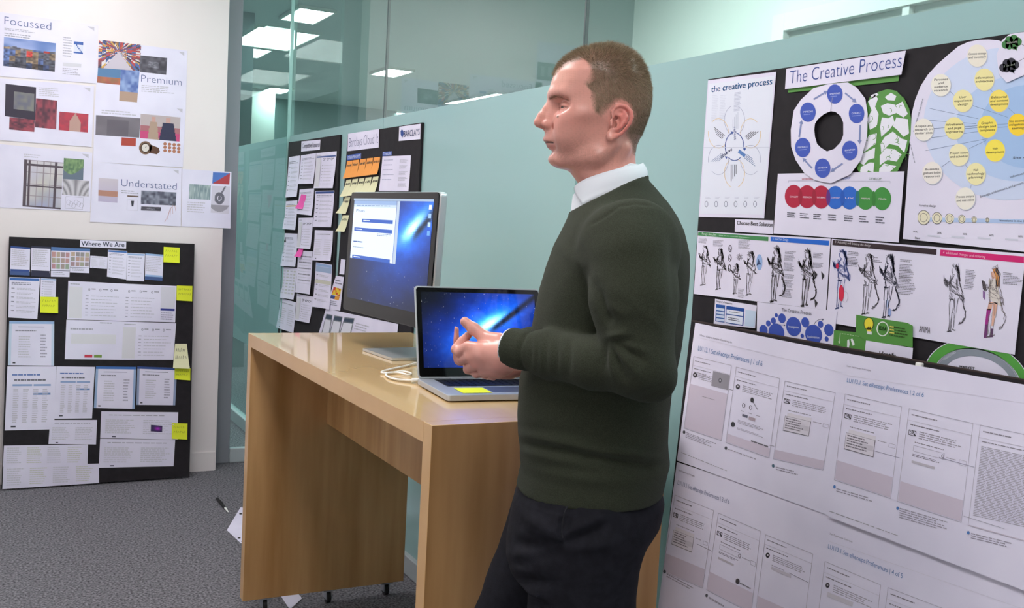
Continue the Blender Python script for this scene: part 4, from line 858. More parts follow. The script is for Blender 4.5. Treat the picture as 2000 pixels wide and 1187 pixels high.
# sketch sheets: generic costumed figures drawn in strokes
def figure(ik, T, x, y, h, seed, col=(60, 58, 62), dens=1., fill=None, tail=True, tint=None):
    """a pencil figure: hair, head, bodice, arms, legs and a long tail, from (x, y) top, h tall"""
    r = random.Random(seed); X = lambda u, v: (x+u*h*.5, y+v*h)
    def st(a, b, n=1, j=.012, w_=.6, c=col):
        for _ in range(n):
            p = [X(a[0]+r.gauss(0, j), a[1]+r.gauss(0, j)), X((a[0]+b[0])/2+r.gauss(0, j*1.6), (a[1]+b[1])/2+r.gauss(0, j)), X(b[0]+r.gauss(0, j), b[1]+r.gauss(0, j))]; ik.line(T(*p), w_, c, 2)
    if fill:
        for pl_, c in fill: ik.poly(T(*[X(*p) for p in pl_]), c, 1)
    d = lambda n: max(1, int(n*dens))
    st((-.05, .02), (.12, .03), d(4), .02); st((.1, .02), (.17, .25), d(8), .02, .8); st((.05, .0), (.14, .12), d(5), .02, .9); st((-.06, .05), (-.05, .13), d(2), .008); st((-.05, .13), (.03, .15), d(2), .006)
    st((-.02, .16), (-.16, .3), d(4), .012); st((-.16, .3), (-.26, .22), d(5), .02, .7); st((-.28, .2), (-.2, .3), d(5), .02, .8)
    st((-.1, .17), (-.12, .36), d(4), .014); st((.08, .2), (.12, .36), d(4), .014); st((-.12, .34), (.2, .46), d(6), .03); st((.12, .22), (.26, .42), d(4), .012); st((.2, .42), (.28, .5), d(5), .02, .8); st((-.12, .25), (.1, .34), d(5), .03); st((-.1, .4), (-.08, .52), d(4), .02)
    st((-.12, .5), (-.14, .7), d(2), .008); st((-.02, .5), (-.05, .7), d(2), .008); st((.02, .48), (.02, .68), d(2), .008); st((.12, .48), (.06, .7), d(2), .008); st((-.14, .5), (0, .51), d(3), .006, .9)
    st((-.14, .7), (-.16, .95), d(3), .008); st((-.06, .7), (-.1, .95), d(3), .008); st((.02, .7), (-.02, .92), d(2), .008); st((-.2, .97), (-.08, .96), d(4), .01, .9); st((-.05, .94), (.04, .95), d(3), .01, .8)
    if tail:
        pts = [(.22, .5), (.27, .6), (.33, .68), (.32, .77), (.24, .84), (.14, .86)]
        for a, b in zip(pts[:-1], pts[1:]): st(a, b, d(4), .012, .8)
GK = 'figure sketch sheets on the design process board'
RG = crop(1350, 450, .1853)
s = Sheet('sketch_sheet', 'white sheet of pencil costume figures with green and blue header bars', 'poster', GL, RCc((70, 35), (855, 78), (828, 500), (45, 405)), lift=.003, group=GK)
ik = s.ink(); ik.poly(RG((75, 14), (814, 68), (812, 112), (70, 52)), (70, 136, 84), 1); ik.poly(RG((836, 66), (1455, 108), (1450, 158), (836, 112)), (36, 104, 206), 1)
ik.text('Rough sketches', *RG((112, 44), (264, 56)), 4.4, (206, 226, 210), 3); ik.para(*RG((292, 46), (620, 74), (291, 62)), 1, (150, 190, 158), lay=3); ik.text('2  Final Dark Design', *RG((858, 98), (1022, 110)), 4.2, (214, 226, 245), 3)
for (x, y, h, sd, dn) in ((140, 160, 430, 1, .9), (300, 195, 440, 2, 1.), (470, 350, 330, 3, .7), (620, 215, 480, 4, .8), (890, 180, 590, 5, 1.5), (1215, 205, 610, 6, 1.7)): figure(ik, RG, x, y, h, sd, (66, 62, 64), dn, tail=sd > 4)
for (x, y) in ((410, 190), (408, 290), (404, 395)): ik.ring(RG(x, y), (3.2, 7), 1.4, (70, 66, 70), 2); ik.line(RG((x-14, y+30), (x-4, y), (x+12, y+34)), .8, (80, 76, 80), 3)
for (x, y) in ((510, 280), (478, 395), (625, 250)):
    for k in range(12): a = k*.52; ik.line(RG((x+8*math.cos(a), y+8*math.sin(a)), (x+36*math.cos(a), y+36*math.sin(a))), .7, (84, 80, 84), 2)
ik.ell(RG(718, 335), (5.9, 15.7), (150, 180, 226), 1); 
for k in range(8): ik.line(RG((690+k*3, 370-k*2), (710+k*4, 300+k*8)), .7, (60, 76, 120), 3)
for x, y in ((1315, 470), (1390, 480), (1318, 770)):
    for k in range(7): ik.line(RG((x-18+k*5, y-50+k*6), (x-10+k*3, y+40-k*5)), .8, (60, 58, 62), 2)
for k, (x, y, w_, n) in enumerate(((80, 75, 105, 5), (232, 98, 110, 6), (500, 98, 130, 8), (495, 612, 70, 8))): ik.para(*RG((x, y), (x+w_, y+8), (x-3, y+n*12)), n, (140, 136, 146), seed=k)
for k, (x, y, n) in enumerate(((990, 215, 3), (985, 255, 6), (978, 335, 8), (972, 460, 4), (966, 520, 7), (958, 615, 8), (1288, 235, 5), (1283, 335, 5))): ik.para(*RG((x, y), (x+(115 if x < 1200 else 110), y+9), (x-4, y+n*11.5)), n, (120, 118, 130), seed=k+30)
ik.build('drawings', s.o)
s = Sheet('sketch_sheet', 'white sheet of costume figures with dark and magenta headers, one coloured in', 'poster', GL, RCc((862, 80), (2010, 168), (1945, 765), (830, 572)), lift=.0033, group=GK)
RH = crop(1610, 450, .2612)
ik = s.ink(); ik.poly(RH((62, 70), (840, 140), (838, 182), (60, 108)), (58, 44, 50), 1); ik.poly(RH((868, 142), (1493, 195), (1493, 243), (864, 188)), (212, 40, 116), 1)
ik.text('3  Adjusting and finishing the design', *RH((80, 92), (346, 121)), 4.2, (206, 200, 206), 3); ik.text('4  additional changes and coloring', *RH((886, 172), (1203, 206)), 4.6, (244, 200, 222), 3)
figure(ik, RH, 128, 145, 450, 11, (80, 100, 170), 1.4, tail=False); ik.ell(RH(97, 266), (2.6, 5.4), (206, 40, 76), 3); ik.ell(RH(127, 468), (5, 16), (216, 50, 80), 3); ik.ring(RH(155, 495), (6, 11), .7, (196, 190, 206), 1)
figure(ik, RH, 325, 172, 470, 12, (84, 82, 90), 1.1); ik.ell(RH(470, 545), (2.8, 8), (176, 190, 228), 1); ik.ell(RH(488, 612), (3.4, 8), (150, 168, 218), 1); figure(ik, RH, 480, 180, 485, 13, (70, 74, 96), 1.5); figure(ik, RH, 970, 255, 515, 14, (96, 94, 104), 1.2)
sk = (226, 178, 158); cream = (222, 214, 208)
figure(ik, RH, 1265, 278, 530, 15, (110, 100, 104), .8, fill=[([(-.03, .02), (.1, .0), (.16, .1), (.18, .26), (.06, .27), (.06, .12)], (226, 156, 90)), ([(-.08, .06), (.04, .05), (.06, .15), (-.04, .16)], sk), ([(-.14, .17), (.08, .16), (.14, .3), (.24, .55), (.02, .5), (-.14, .42)], cream), ([(-.13, .48), (-.01, .48), (-.06, .6), (-.18, .6)], sk), ([(-.19, .58), (-.07, .58), (-.16, .80), (-.24, .80)], (164, 46, 140)), ([(-.24, .80), (-.16, .80), (-.18, .99), (-.28, .99)], (112, 60, 112)), ([(.0, .48), (.12, .5), (.0, .82), (-.06, .82)], sk), ([(-.08, .86), (.0, .86), (-.02, .98), (-.12, .98)], (96, 66, 100)), ([(-.34, .17), (-.24, .2), (-.22, .34), (-.3, .3)], (60, 56, 66)), ([(-.3, .32), (-.24, .34), (-.24, .46), (-.3, .42)], (130, 90, 150))])
for k, (x, y, w_, n) in enumerate(((175, 155, 90, 3), (172, 195, 85, 5), (168, 236, 80, 3), (358, 196, 60, 1), (358, 218, 80, 2), (567, 215, 90, 2), (563, 250, 102, 5), (558, 296, 112, 5), (555, 345, 118, 5), (552, 402, 136, 4), (548, 448, 120, 3), (1058, 292, 78, 4), (1052, 338, 76, 6), (1044, 408, 76, 3), (1338, 312, 72, 2), (1338, 340, 145, 6))): ik.para(*RH((x, y), (x+w_, y+8), (x-2, y+n*11)), n, (116, 112, 126), seed=k+60)
ik.text('ANIMA', *RH((707, 758), (790, 770)), 12, (54, 48, 56), 3)
ik.build('drawings', s.o)
# small blue table sheet, footprint bubbles, green idea card, identify slip, ring chart
s = Sheet('table_sheet', 'small pale sheet with blue boxed columns, under the sketches', 'poster', GL, RG((252, 720), (690, 790), (672, 1030), (236, 985)), lift=.0028, group=GP)
ik = s.ink(); ik.poly(RG((262, 775), (358, 788), (350, 970), (254, 955)), (36, 84, 160), 1); 
for k in range(4): ik.poly(RG((266, 812+k*37), (350, 824+k*37), (348, 850+k*37), (264, 838+k*37)), (206, 216, 236), 2)
ik.poly(RG((370, 792), (562, 822), (548, 1005), (362, 975)), (30, 76, 156), 1); ik.poly(RG((374, 830), (550, 856), (546, 902), (372, 876)), (226, 230, 244), 2); ik.poly(RG((372, 886), (545, 912), (538, 994), (366, 966)), (226, 230, 244), 2); ik.poly(RG((572, 835), (682, 850), (668, 1022), (562, 1004)), (196, 214, 236), 1)
ik.para(*RG((400, 850), (520, 868), (398, 866)), 1, (80, 80, 96), lay=3); ik.para(*RG((385, 912), (530, 936), (383, 950)), 2, (80, 80, 96), lay=3); ik.text("Designer's Perspective", *RG((264, 752), (432, 780)), 3.6, (60, 60, 70), 3)
ik.build('printing', s.o)
s = Sheet('bubble_sheet', 'white sheet of solid blue bubbles reading The Creative Process', 'poster', GL, RG((695, 752), (1535, 850), (1500, 1230), (690, 1110)), lift=.0048, group=GP)
ik = s.ink(); ik.text('The Creative Process', *RG((950, 850), (1266, 892)), 6.5, (66, 66, 80), 3)
for (x, y, r_) in ((1080, 1012, 80), (897, 893, 17), (957, 925, 40), (866, 950, 27), (813, 978, 25), (762, 1050, 44), (898, 1075, 84), (1202, 967, 42), (1363, 988, 29), (1290, 1095, 90), (1450, 1048, 50), (1170, 1110, 18), (1427, 1142, 21)): ik.ell(RG(x, y), (r_*.1853, r_*.235*(1 if y < 1060 or r_ < 40 else .9)), (60, 84, 176), 1, skew=.1)
ik.text('Investigation', *RG((1022, 1020), (1130, 1032)), 4, (225, 228, 245), 3); ik.text('Exploration', *RG((1225, 1128), (1350, 1140)), 4.4, (225, 228, 245), 3)
ik.ring(RG(1385, 1005), (17, 14), .9, (90, 96, 120), 2, 190, 275); ik.poly(RG((1380, 930), (1400, 938), (1382, 950)), (90, 96, 120), 2); ik.line(RG((905, 990), (980, 998)), .8, (60, 66, 90), 2); ik.poly(RG((980, 990), (994, 999), (980, 1008)), (60, 66, 90), 2)
ik.build('printing', s.o)
s = Sheet('lower_card', 'green card piece with a dashed arrow, left of the idea card', 'card', GL, RH((72, 745), (235, 760), (470, 800), (305, 905), (66, 860)), m='green_card', lift=.005)
ik = s.ink(); ik.line(RH((120, 766), (112, 835)), .9, (214, 226, 200), 1); ik.poly(RH((104, 828), (120, 830), (110, 850)), (214, 226, 200), 1)
for k in range(9): ik.line(RH((130+k*20, 770+k*3.2), (142+k*20, 772+k*3.2)), .8, (214, 226, 200), 1)
ik.poly(RH((172, 820), (185, 812), (190, 850), (182, 880), (170, 872)), (232, 234, 236), 1); ik.poly(RH((196, 812), (210, 808), (228, 850), (212, 862)), (232, 234, 236), 1); ik.build('printing', s.o)
s = Sheet('idea_card', 'green card with a yellow light bulb and the word IDEA', 'card', GL, RH((238, 630), (620, 690), (660, 712), (660, 872), (305, 825), (235, 765)), m='green_card', lift=.0065)
ik = s.ink(); ik.ell(RH(332, 698), (9.6, 12.6), (56, 56, 40), 1); ik.ell(RH(332, 698), (8.6, 11.6), (236, 220, 66), 2); ik.poly(RH((314, 725), (352, 730), (350, 760), (320, 756)), (236, 220, 66), 2); ik.poly(RH((320, 752), (356, 756), (354, 778), (320, 774)), (226, 226, 232), 3); ik.line(RH((322, 740), (328, 718), (334, 738), (342, 718), (346, 744)), .9, (60, 60, 40), 4)
ik.ring(RH(436, 735), (12, 14.5), 2.0, (226, 234, 226), 2); ik.text('IDEA', *RH((408, 742), (464, 750)), 7.5, (40, 70, 40), 3, bold=.05); ik.para(*RH((490, 712), (630, 735), (487, 795)), 4, (60, 90, 40), lay=3); ik.para(*RH((490, 712), (526, 718), (487, 780)), 3, (220, 214, 100), lay=5)
ik.build('printing', s.o)
s = Sheet('word_slip', 'white slip reading Identify, cut off by the lower board', 'card', GL, RH((312, 822), (662, 878), (655, 975), (302, 905)), lift=.0072)
heading(s, 'Identify', (410, 935), (532, 952), 9, (36, 36, 40), RH, bold=.08)
bmx = [(750+0, 985)]
rc = (1145, 1130); s = Sheet('ring_chart', 'white arc chart with green and grey bands rising behind the lower board', 'poster', GL, RH(*[(rc[0]+400*math.cos(t_), rc[1]+310*math.sin(t_)+.15*400*math.cos(t_)) for t_ in [math.radians(a) for a in range(0, 360, 8)]]), lift=.0022, group=GP)
ik = s.ink()
ik.ring(RH(*rc), (400*.2612*.985, 310*.2612*.985), 17, (86, 160, 70), 1, skew=.15, a0=180, a1=360, n=48); ik.ring(RH(*rc), (400*.2612*.80, 310*.2612*.80), 2.4, (150, 156, 166), 1, skew=.15, a0=180, a1=360, n=48); ik.ring(RH(*rc), (400*.2612*.77, 310*.2612*.77), 13, (140, 148, 160), 1, skew=.15, a0=180, a1=360, n=48)
ik.text('MARKETING', *RH((895, 972), (985, 915)), 4, (214, 216, 226), 3); ik.text('MARKET', *RH((1010, 1030), (1122, 1045)), 6, (50, 50, 56), 3, bold=.08); ik.build('printing', s.o)
# big wireframe sheets on the lower board
GWF = 'wireframe sheets on the lower board'
LN = (188, 182, 198); LT = (210, 205, 218)
def wf_head(s, tx, u1, small='User Experience Concepts'):
    ik = s.ink(); ik.text(small, s.uv(.04, .085), s.uv(.30 if u1 > .5 else .25, .088), 3.4, (130, 124, 138), 2); ik.build('caption', s.o)
    ik = s.ink(); ik.text(tx, s.uv(.04, .19), s.uv(u1, .195), 9, (98, 134, 184), 2); ik.build('heading', s.o, label='pale blue heading line')
def screen(ik, U, u0, v0, u1, v1, kind, grey=.22, seed=0):
    R = lambda a, b, c, d: [U(u0+(u1-u0)*a, v0+(v1-v0)*b), U(u0+(u1-u0)*c, v0+(v1-v0)*b), U(u0+(u1-u0)*c, v0+(v1-v0)*d), U(u0+(u1-u0)*a, v0+(v1-v0)*d)]
    def pa(a, b, c, d, n, col=(164, 158, 172), **k): q = R(a, b, c, d); ik.para(q[0], q[1], q[3], n, col, seed=seed, **k)
    ik.outline(R(0, 0, 1, 1), 1.0, LN, 2); q = R(0, .12, 1, .12); ik.line([q[0], q[1]], .7, LT, 2); ik.rect(*R(.01, 1-grey, .99, .99), (208, 197, 214), 1)
    pa(.05, .05, .45, .075, 1, (124, 118, 130), ragged=0)
    if kind == 'text':
        pa(.05, .15, .7, .17, 1, (124, 118, 130), ragged=0); pa(.05, .2, .97, .90, 44, (160, 155, 168), ragged=.12); return
    pa(.05, .155, .5, .18, 1, (124, 118, 130), ragged=0); q = R(.04, .22, .15, .27)
    if kind in ('drop', 'form'):
        ik.outline(q, .9, (80, 76, 84), 3); ik.line([q[0], q[2]], .9, (80, 76, 84), 3); ik.line([q[1], q[3]], .6, (80, 76, 84), 3); ik.line([((q[0][0]+q[1][0])/2, (q[0][1]+q[1][1])/2), q[2]], 1.2, (60, 58, 64), 3)
    else: ik.ell(((q[0][0]+q[2][0])/2, (q[0][1]+q[2][1])/2), (4, 5), (66, 64, 70), 3); ik.ell(((q[0][0]+q[2][0])/2, (q[0][1]+q[2][1])/2-.5), (1.6, 1.8), (190, 184, 196), 4)
    pa(.2, .21, .92, .30, 4, (164, 158, 172), ragged=.25)
    if kind == 'drop':
        pa(.15, .35, .6, .37, 1, (134, 128, 140), ragged=0); ik.rect(*R(.14, .385, .62, .43), (222, 216, 226), 2); ik.rect(*R(.10, .43, .62, .62), (120, 114, 124), 2); ik.rect(*R(.105, .433, .61, .612), (220, 214, 226), 3); ik.rect(*R(.36, .5, .60, .56), (206, 200, 212), 4); pa(.13, .45, .5, .60, 5, (134, 128, 140), lay=5); pa(.66, .42, .85, .44, 1); ik.outline(R(.86, .42, .97, .46), .7, LN, 3)
    elif kind == 'form':
        pa(.15, .33, .6, .35, 1, (134, 128, 140), ragged=0); ik.outline(R(.14, .37, .62, .43), .7, LN, 3); ik.ring(((R(.6, .4, .6, .4)[0])), (2.8, 3.4), 1, (124, 118, 130), 4); pa(.66, .4, .84, .42, 1); ik.outline(R(.86, .39, .97, .44), .7, LN, 3); pa(.14, .46, .6, .49, 2, (120, 114, 130)); ik.rect(*R(.14, .53, .5, .555), (196, 190, 202), 3)
    elif kind == 'chat':
        c = R(.45, .36, .45, .36)[0]; ik.ell(c, (3.2, 5), (60, 60, 64), 3)
        for k in range(3): d = R(.28+k*.16, .46, .3, .46)[0]; ik.ring(d, (3, 4.4), .9, (90, 86, 94), 3) if k < 2 else ik.line([c, d], 1, (100, 96, 104), 3)
        for k in range(3): pa(.24+k*.17, .53, .34+k*.17, .55, 1)
        ik.rect(*R(.28, .57, .40, .60), (100, 100, 116), 3); ik.rect(*R(.43, .575, .58, .615), (176, 160, 170), 3); pa(.2, .66, .8, .71, 3); pa(.2, .76, .85, .79, 2); c = R(.1, .74, .1, .74)[0]; ik.ell(c, (4, 5), (66, 66, 72), 3); pa(.55, .86, .96, .90, 1, (90, 86, 94), wl=(.1, .3), ragged=0)
    elif kind == 'plain': ik.rect(*R(.2, .36, .62, .40), (206, 200, 214), 3); pa(.2, .34, .5, .36, 1)
    elif kind == 'photo': pa(.05, .2, .5, .28, 3); ik.rect(*R(.55, .13, .99, .33), (150, 146, 156), 3); c = R(.76, .23, .76, .23)[0]; ik.ell(c, (3, 4.6), (90, 88, 96), 4); ik.ell(c, (1.5, 2.2), (190, 186, 196), 5); pa(.35, .5, .7, .52, 1, (120, 116, 126), ragged=0)
def note_mark(ik, p, q0, q1, q2, n, col=(86, 128, 190)): ik.ell(p, (2.6, 3.4), col, 3); ik.para(q0, q1, q2, n, (146, 140, 156))
wf = {}
def wsheet(label, pts, lift): s = Sheet('wireframe_sheet', label, 'poster', LB, pts, group=GWF, lift=lift); return s
s = wsheet('wireframe sheet of screens, upper left of the four, beside the man', [(1358, 630), (1656, 691), (1621, 1007), (1322, 899)], .004)
wf_head(s, 'LU113.1 Set eReceipt Preferences | 1 of 6', .46); ik = s.ink(); ik.line([s.uv(.03, .10), s.uv(.97, .12)], .5, LT, 1)
U = s.uv
for (q, kd, gr) in (([(297, 300), (588, 370), (510, 950), (222, 855)], 'photo', .62), ([(625, 382), (962, 470), (878, 1085), (545, 965)], 'chat', .12), ([(1002, 490), (1390, 580), (1296, 1180), (912, 1092)], 'drop', .12)):
    Q = RD(*q); UU = lambda u, v, Q=Q: tuple((Q[0][k]*(1-u)+Q[1][k]*u)*(1-v)+(Q[3][k]*(1-u)+Q[2][k]*u)*v for k in (0, 1)); screen(ik, UU, 0, 0, 1, 1, kd, gr, seed=len(kd))
note_mark(ik, RD(222, 885), *RD((240, 885), (475, 975), (232, 930)), 4, (80, 80, 90)); note_mark(ik, RD(545, 1008), *RD((560, 1012), (835, 1112), (558, 1028)), 1, (80, 80, 90)); note_mark(ik, RD(910, 1145), *RD((935, 1152), (1130, 1200), (930, 1185)), 2, (80, 110, 130))
ik.line(RD((560, 550), (600, 562)), .8, (120, 116, 126), 3); ik.line(RD((880, 985), (918, 994)), .8, (120, 116, 126), 3); ik.para(*RD((200, 1040), (560, 1185), (198, 1050)), 1, (150, 146, 156)); ik.build('printing', s.o)
s = wsheet('wireframe sheet numbered 2 of 6, upper right of the four', [(1655, 690), (2080, 765), (2066, 1178), (1616, 1008)], .0085)
ik = s.ink(); ik.text('User Experience Concepts', *RE((168, 112), (315, 140)), 3.4, (130, 124, 138), 2); ik.build('caption', s.o)
ik = s.ink(); ik.text('LU113.1 Set eReceipt Preferences | 2 of 6', *RE((168, 206), (636, 298)), 8.2, (92, 132, 186), 2); ik.build('heading', s.o, label='pale blue heading line')
ik = s.ink(); ik.line(RE((170, 165), (1249, 335)), .5, LT, 1)
for (q, kd, gr) in (([(158, 278), (502, 356), (436, 916), (92, 802)], 'drop', .23), ([(548, 368), (938, 458), (866, 1062), (476, 932)], 'form', .22), ([(982, 468), (1420, 560), (1340, 1200), (908, 1080)], 'text', .001)):
    Q = RE(*q); UU = lambda u, v, Q=Q: tuple((Q[0][k]*(1-u)+Q[1][k]*u)*(1-v)+(Q[3][k]*(1-u)+Q[2][k]*u)*v for k in (0, 1)); screen(ik, UU, 0, 0, 1, 1, kd, gr, seed=7)
ik.line(RE((310, 618), (495, 670)), .8, (140, 134, 160), 3); ik.line(RE((730, 665), (945, 724)), .8, (140, 134, 160), 3); ik.line(RE((880, 1022), (1130, 1100)), .7, (150, 146, 160), 3)
note_mark(ik, RE(93, 844), *RE((105, 852), (390, 935), (104, 880)), 2); note_mark(ik, RE(478, 975), *RE((490, 972), (790, 1060), (488, 1040)), 5); note_mark(ik, RE(909, 1124), *RE((926, 1125), (1230, 1200), (924, 1165)), 3)
ik.para(*RE((62, 990), (480, 1140), (60, 1000)), 1, (150, 146, 156), ragged=0); ik.build('printing', s.o)
s = wsheet('wireframe sheet in the shade of the man, lower left of the four', [(1322, 902), (1624, 1000), (1588, 1330), (1284, 1195)], .0025)
ik = s.ink(); ik.text('User Experience Concepts', *RF((125, 108), (212, 142)), 3.2, (130, 124, 138), 2); ik.build('caption', s.o)
ik = s.ink(); ik.text('LU113.1 Set eReceipt Preferences | 3 of 6', *RF((120, 182), (400, 290)), 8.4, (120, 128, 160), 2); ik.build('heading', s.o)
ik = s.ink()
for (q, kd, gr) in (([(106, 240), (316, 324), (256, 745), (40, 655)], 'drop', .24), ([(342, 338), (570, 436), (520, 880), (278, 755)], 'form', .24), ([(598, 455), (855, 560), (800, 990), (545, 870)], 'plain', .2)):
    Q = RF(*q); UU = lambda u, v, Q=Q: tuple((Q[0][k]*(1-u)+Q[1][k]*u)*(1-v)+(Q[3][k]*(1-u)+Q[2][k]*u)*v for k in (0, 1)); screen(ik, UU, 0, 0, 1, 1, kd, gr, seed=17)
ik.line(RF((225, 505), (308, 545)), .8, (140, 134, 150), 3); ik.line(RF((725, 662), (830, 715)), .8, (140, 134, 150), 3); ik.ell(RF(446, 708), (4, 5.4), (70, 68, 74), 3); ik.para(*RF((460, 715), (520, 745), (456, 728)), 1, (110, 106, 116))
note_mark(ik, RF(50, 655), *RF((62, 665), (230, 755), (60, 690)), 2, (90, 90, 100)); note_mark(ik, RF(278, 785), *RF((290, 790), (390, 850), (286, 810)), 1, (90, 90, 100)); ik.build('printing', s.o)
s = wsheet('wireframe sheet numbered 4 of 5, cut off by the bottom right corner', [(1614, 1000), (2066, 1164), (2050, 1600), (1578, 1400)], .0032)
ik = s.ink(); ik.text('User Experience Concepts', *RF((942, 452), (1068, 498)), 3.4, (130, 124, 138), 2); ik.build('caption', s.o)
ik = s.ink(); ik.text('LU113.1 Set eReceipt Preferences | 4 of 5', *RF((936, 528), (1340, 692)), 8.4, (98, 134, 184), 2); ik.build('heading', s.o, label='pale blue heading line')
ik = s.ink(); ik.line(RF((940, 490), (2000, 860)), .5, LT, 1)
for (q, kd, gr) in (([(920, 600), (1222, 728), (1170, 1220), (860, 1080)], 'chatp', .2), ([(1262, 742), (1600, 870), (1550, 1400), (1200, 1240)], 'plain', .2), ([(1640, 890), (2010, 1040), (1960, 1560), (1590, 1400)], 'plain', .2)):
    Q = RF(*q); UU = lambda u, v, Q=Q: tuple((Q[0][k]*(1-u)+Q[1][k]*u)*(1-v)+(Q[3][k]*(1-u)+Q[2][k]*u)*v for k in (0, 1)); screen(ik, UU, 0, 0, 1, 1, kd, gr, seed=27)
ik.poly(RF((935, 765), (1075, 822), (1068, 845), (930, 790)), (212, 206, 218), 3); ik.build('printing', s.o)
# small white clip on the upper edge of the lower board
o = box('paper_clip', tuple(LB.at(1796, 712, .004)-np.array([.004, .007, .004])), tuple(LB.at(1796, 712, .004)+np.array([.004, .007, .004])), M['cable'], None, .002); tag(o, 'small white clip on the top edge of the lower board', 'clip')
# ------------------------------------------------------------------ the man
_mr = ray(1180, 450); ED = np.array([_mr[0], _mr[1], 0]); ED /= np.linalg.norm(ED); ER = np.array([ED[1], -ED[0], 0]); MO = ED*1.9
def man(p):      # (a forward, s towards the viewer, z up) -> world
    p = np.atleast_2d(np.asarray(p, float)); return MO-np.outer(p[:, 0], ER)-np.outer(p[:, 1], ED)+np.outer(p[:, 2], [0, 0, 1.])
def mpx(x, y, s=0.):
    r = ray(x, y); t_ = (1.9-s)/(r @ ED); q = CP+r*t_; return np.array([-((q-MO) @ ER), s, q[2]])
class Field:
    """a signed distance volume for soft shapes, meshed by surface nets"""
    def __init__(s, lo, hi, h):
        s.lo = np.array(lo, float); s.h = h; s.n = np.ceil((np.array(hi)-s.lo)/h).astype(int)+1
        s.F = np.full(s.n, .05, np.float32)
        s.ax = [s.lo[i]+h*np.arange(s.n[i]) for i in range(3)]
    def box(s, lo, hi, m):
        i0 = np.clip(((np.array(lo)-m-s.lo)/s.h).astype(int), 0, s.n-1); i1 = np.clip(((np.array(hi)+m-s.lo)/s.h).astype(int)+2, 1, s.n)
        sl = tuple(slice(a, b) for a, b in zip(i0, i1)); g = np.meshgrid(*[s.ax[i][sl[i]] for i in range(3)], indexing='ij', sparse=True)
        return sl, g
    def merge(s, sl, d, k, op):
        A = s.F[sl]; d = d.astype(np.float32)
        if op == 'sub': A = -A
        if k > 0: h = np.clip(.5+.5*(A-d)/k, 0, 1); R_ = A*(1-h)+d*h-k*h*(1-h)
        else: R_ = np.minimum(A, d)
        s.F[sl] = -R_ if op == 'sub' else R_
    def ell(s, c, r, k=.005, op='add', rot=None):
        c = np.array(c, float); r = np.array(r, float); m = r.max()+.02+k
        sl, g = s.box(c, c, m); X = [g[i]-c[i] for i in range(3)]
        if rot is not None:
            Rm = np.array(Matrix.Rotation(rot[0], 3, rot[1])); X = [Rm[0, i]*X[0]+Rm[1, i]*X[1]+Rm[2, i]*X[2] for i in range(3)]
        k0 = np.sqrt(sum((X[i]/r[i])**2 for i in range(3))); k1 = np.sqrt(sum((X[i]/r[i]**2)**2 for i in range(3)))+1e-9
        s.merge(sl, np.maximum(k0*(k0-1)/k1, -.05), k, op)
    def cap(s, a, b, ra, rb, k=.005, op='add', cuts=()):
        a = np.array(a, float); b = np.array(b, float); m = max(ra, rb)+.02+k
        sl, g = s.box(np.minimum(a, b), np.maximum(a, b), m); ba = b-a; L = ba @ ba+1e-12
        h = np.clip(sum((g[i]-a[i])*ba[i] for i in range(3))/L, 0, 1)
        d = np.sqrt(sum((g[i]-a[i]-ba[i]*h)**2 for i in range(3)))-(ra+(rb-ra)*h)
        for c, n_ in cuts: d = np.maximum(d, sum((g[i]-c[i])*n_[i] for i in range(3)))
        s.merge(sl, d, k, op)
    def chain(s, pts, rs, k=.004, op='add'):
        for i in range(len(pts)-1): s.cap(pts[i], pts[i+1], rs[i], rs[i+1], k, op)
    def loft(s, tab, k=.0, op='add', nf=2.2, nb=2.1, sh=0.):
        """tab rows: z, front, back, half width (, centre s, front power)"""
        tab = np.array(sorted(tab), float); z = s.ax[2]; ok = (z >= tab[0, 0]) & (z <= tab[-1, 0])
        I = lambda c: np.interp(z, tab[:, 0], tab[:, c])
        f, b, w_ = I(1), I(2), I(3); cs = I(4) if tab.shape[1] > 4 else 0*z; NF = I(5) if tab.shape[1] > 5 else nf+0*z
        kw = max(1, int(.006/s.h)); kr = np.exp(-(np.arange(-kw, kw+1)/(kw/1.8))**2); kr /= kr.sum()
        sm = lambda q: np.convolve(np.pad(q, kw, mode='edge'), kr, 'valid')
        f, b, w_, NF = sm(f), sm(b), sm(w_), sm(NF)
        m = (f+b)/2-sh*(f-b); A = s.ax[0][:, None, None]; S = s.ax[1][None, :, None]
        dx = A-m[None, None, :]; rf = (f-m)[None, None, :]; rb = (m-b)[None, None, :]; ds = np.abs(S-cs[None, None, :])/w_[None, None, :]
        P = np.where(dx > 0, NF[None, None, :], nb); u = np.where(dx > 0, dx/rf, -dx/rb)
        rho = (np.abs(u)**P+ds**P)**(1/P); R_ = np.minimum((rf+rb)/2, w_[None, None, :])
        d = (rho-1)*R_*.9; zz = z[None, None, :]; d = np.maximum(d, np.maximum(tab[0, 0]-zz, zz-tab[-1, 0]))
        s.merge((slice(None),)*3, np.clip(d, -.05, .05), k, op)
    def halfspace(s, fn, k=0.):    # keep where fn < 0
        g = np.meshgrid(*s.ax, indexing='ij', sparse=True); s.F = np.maximum(s.F, fn(*g).astype(np.float32))
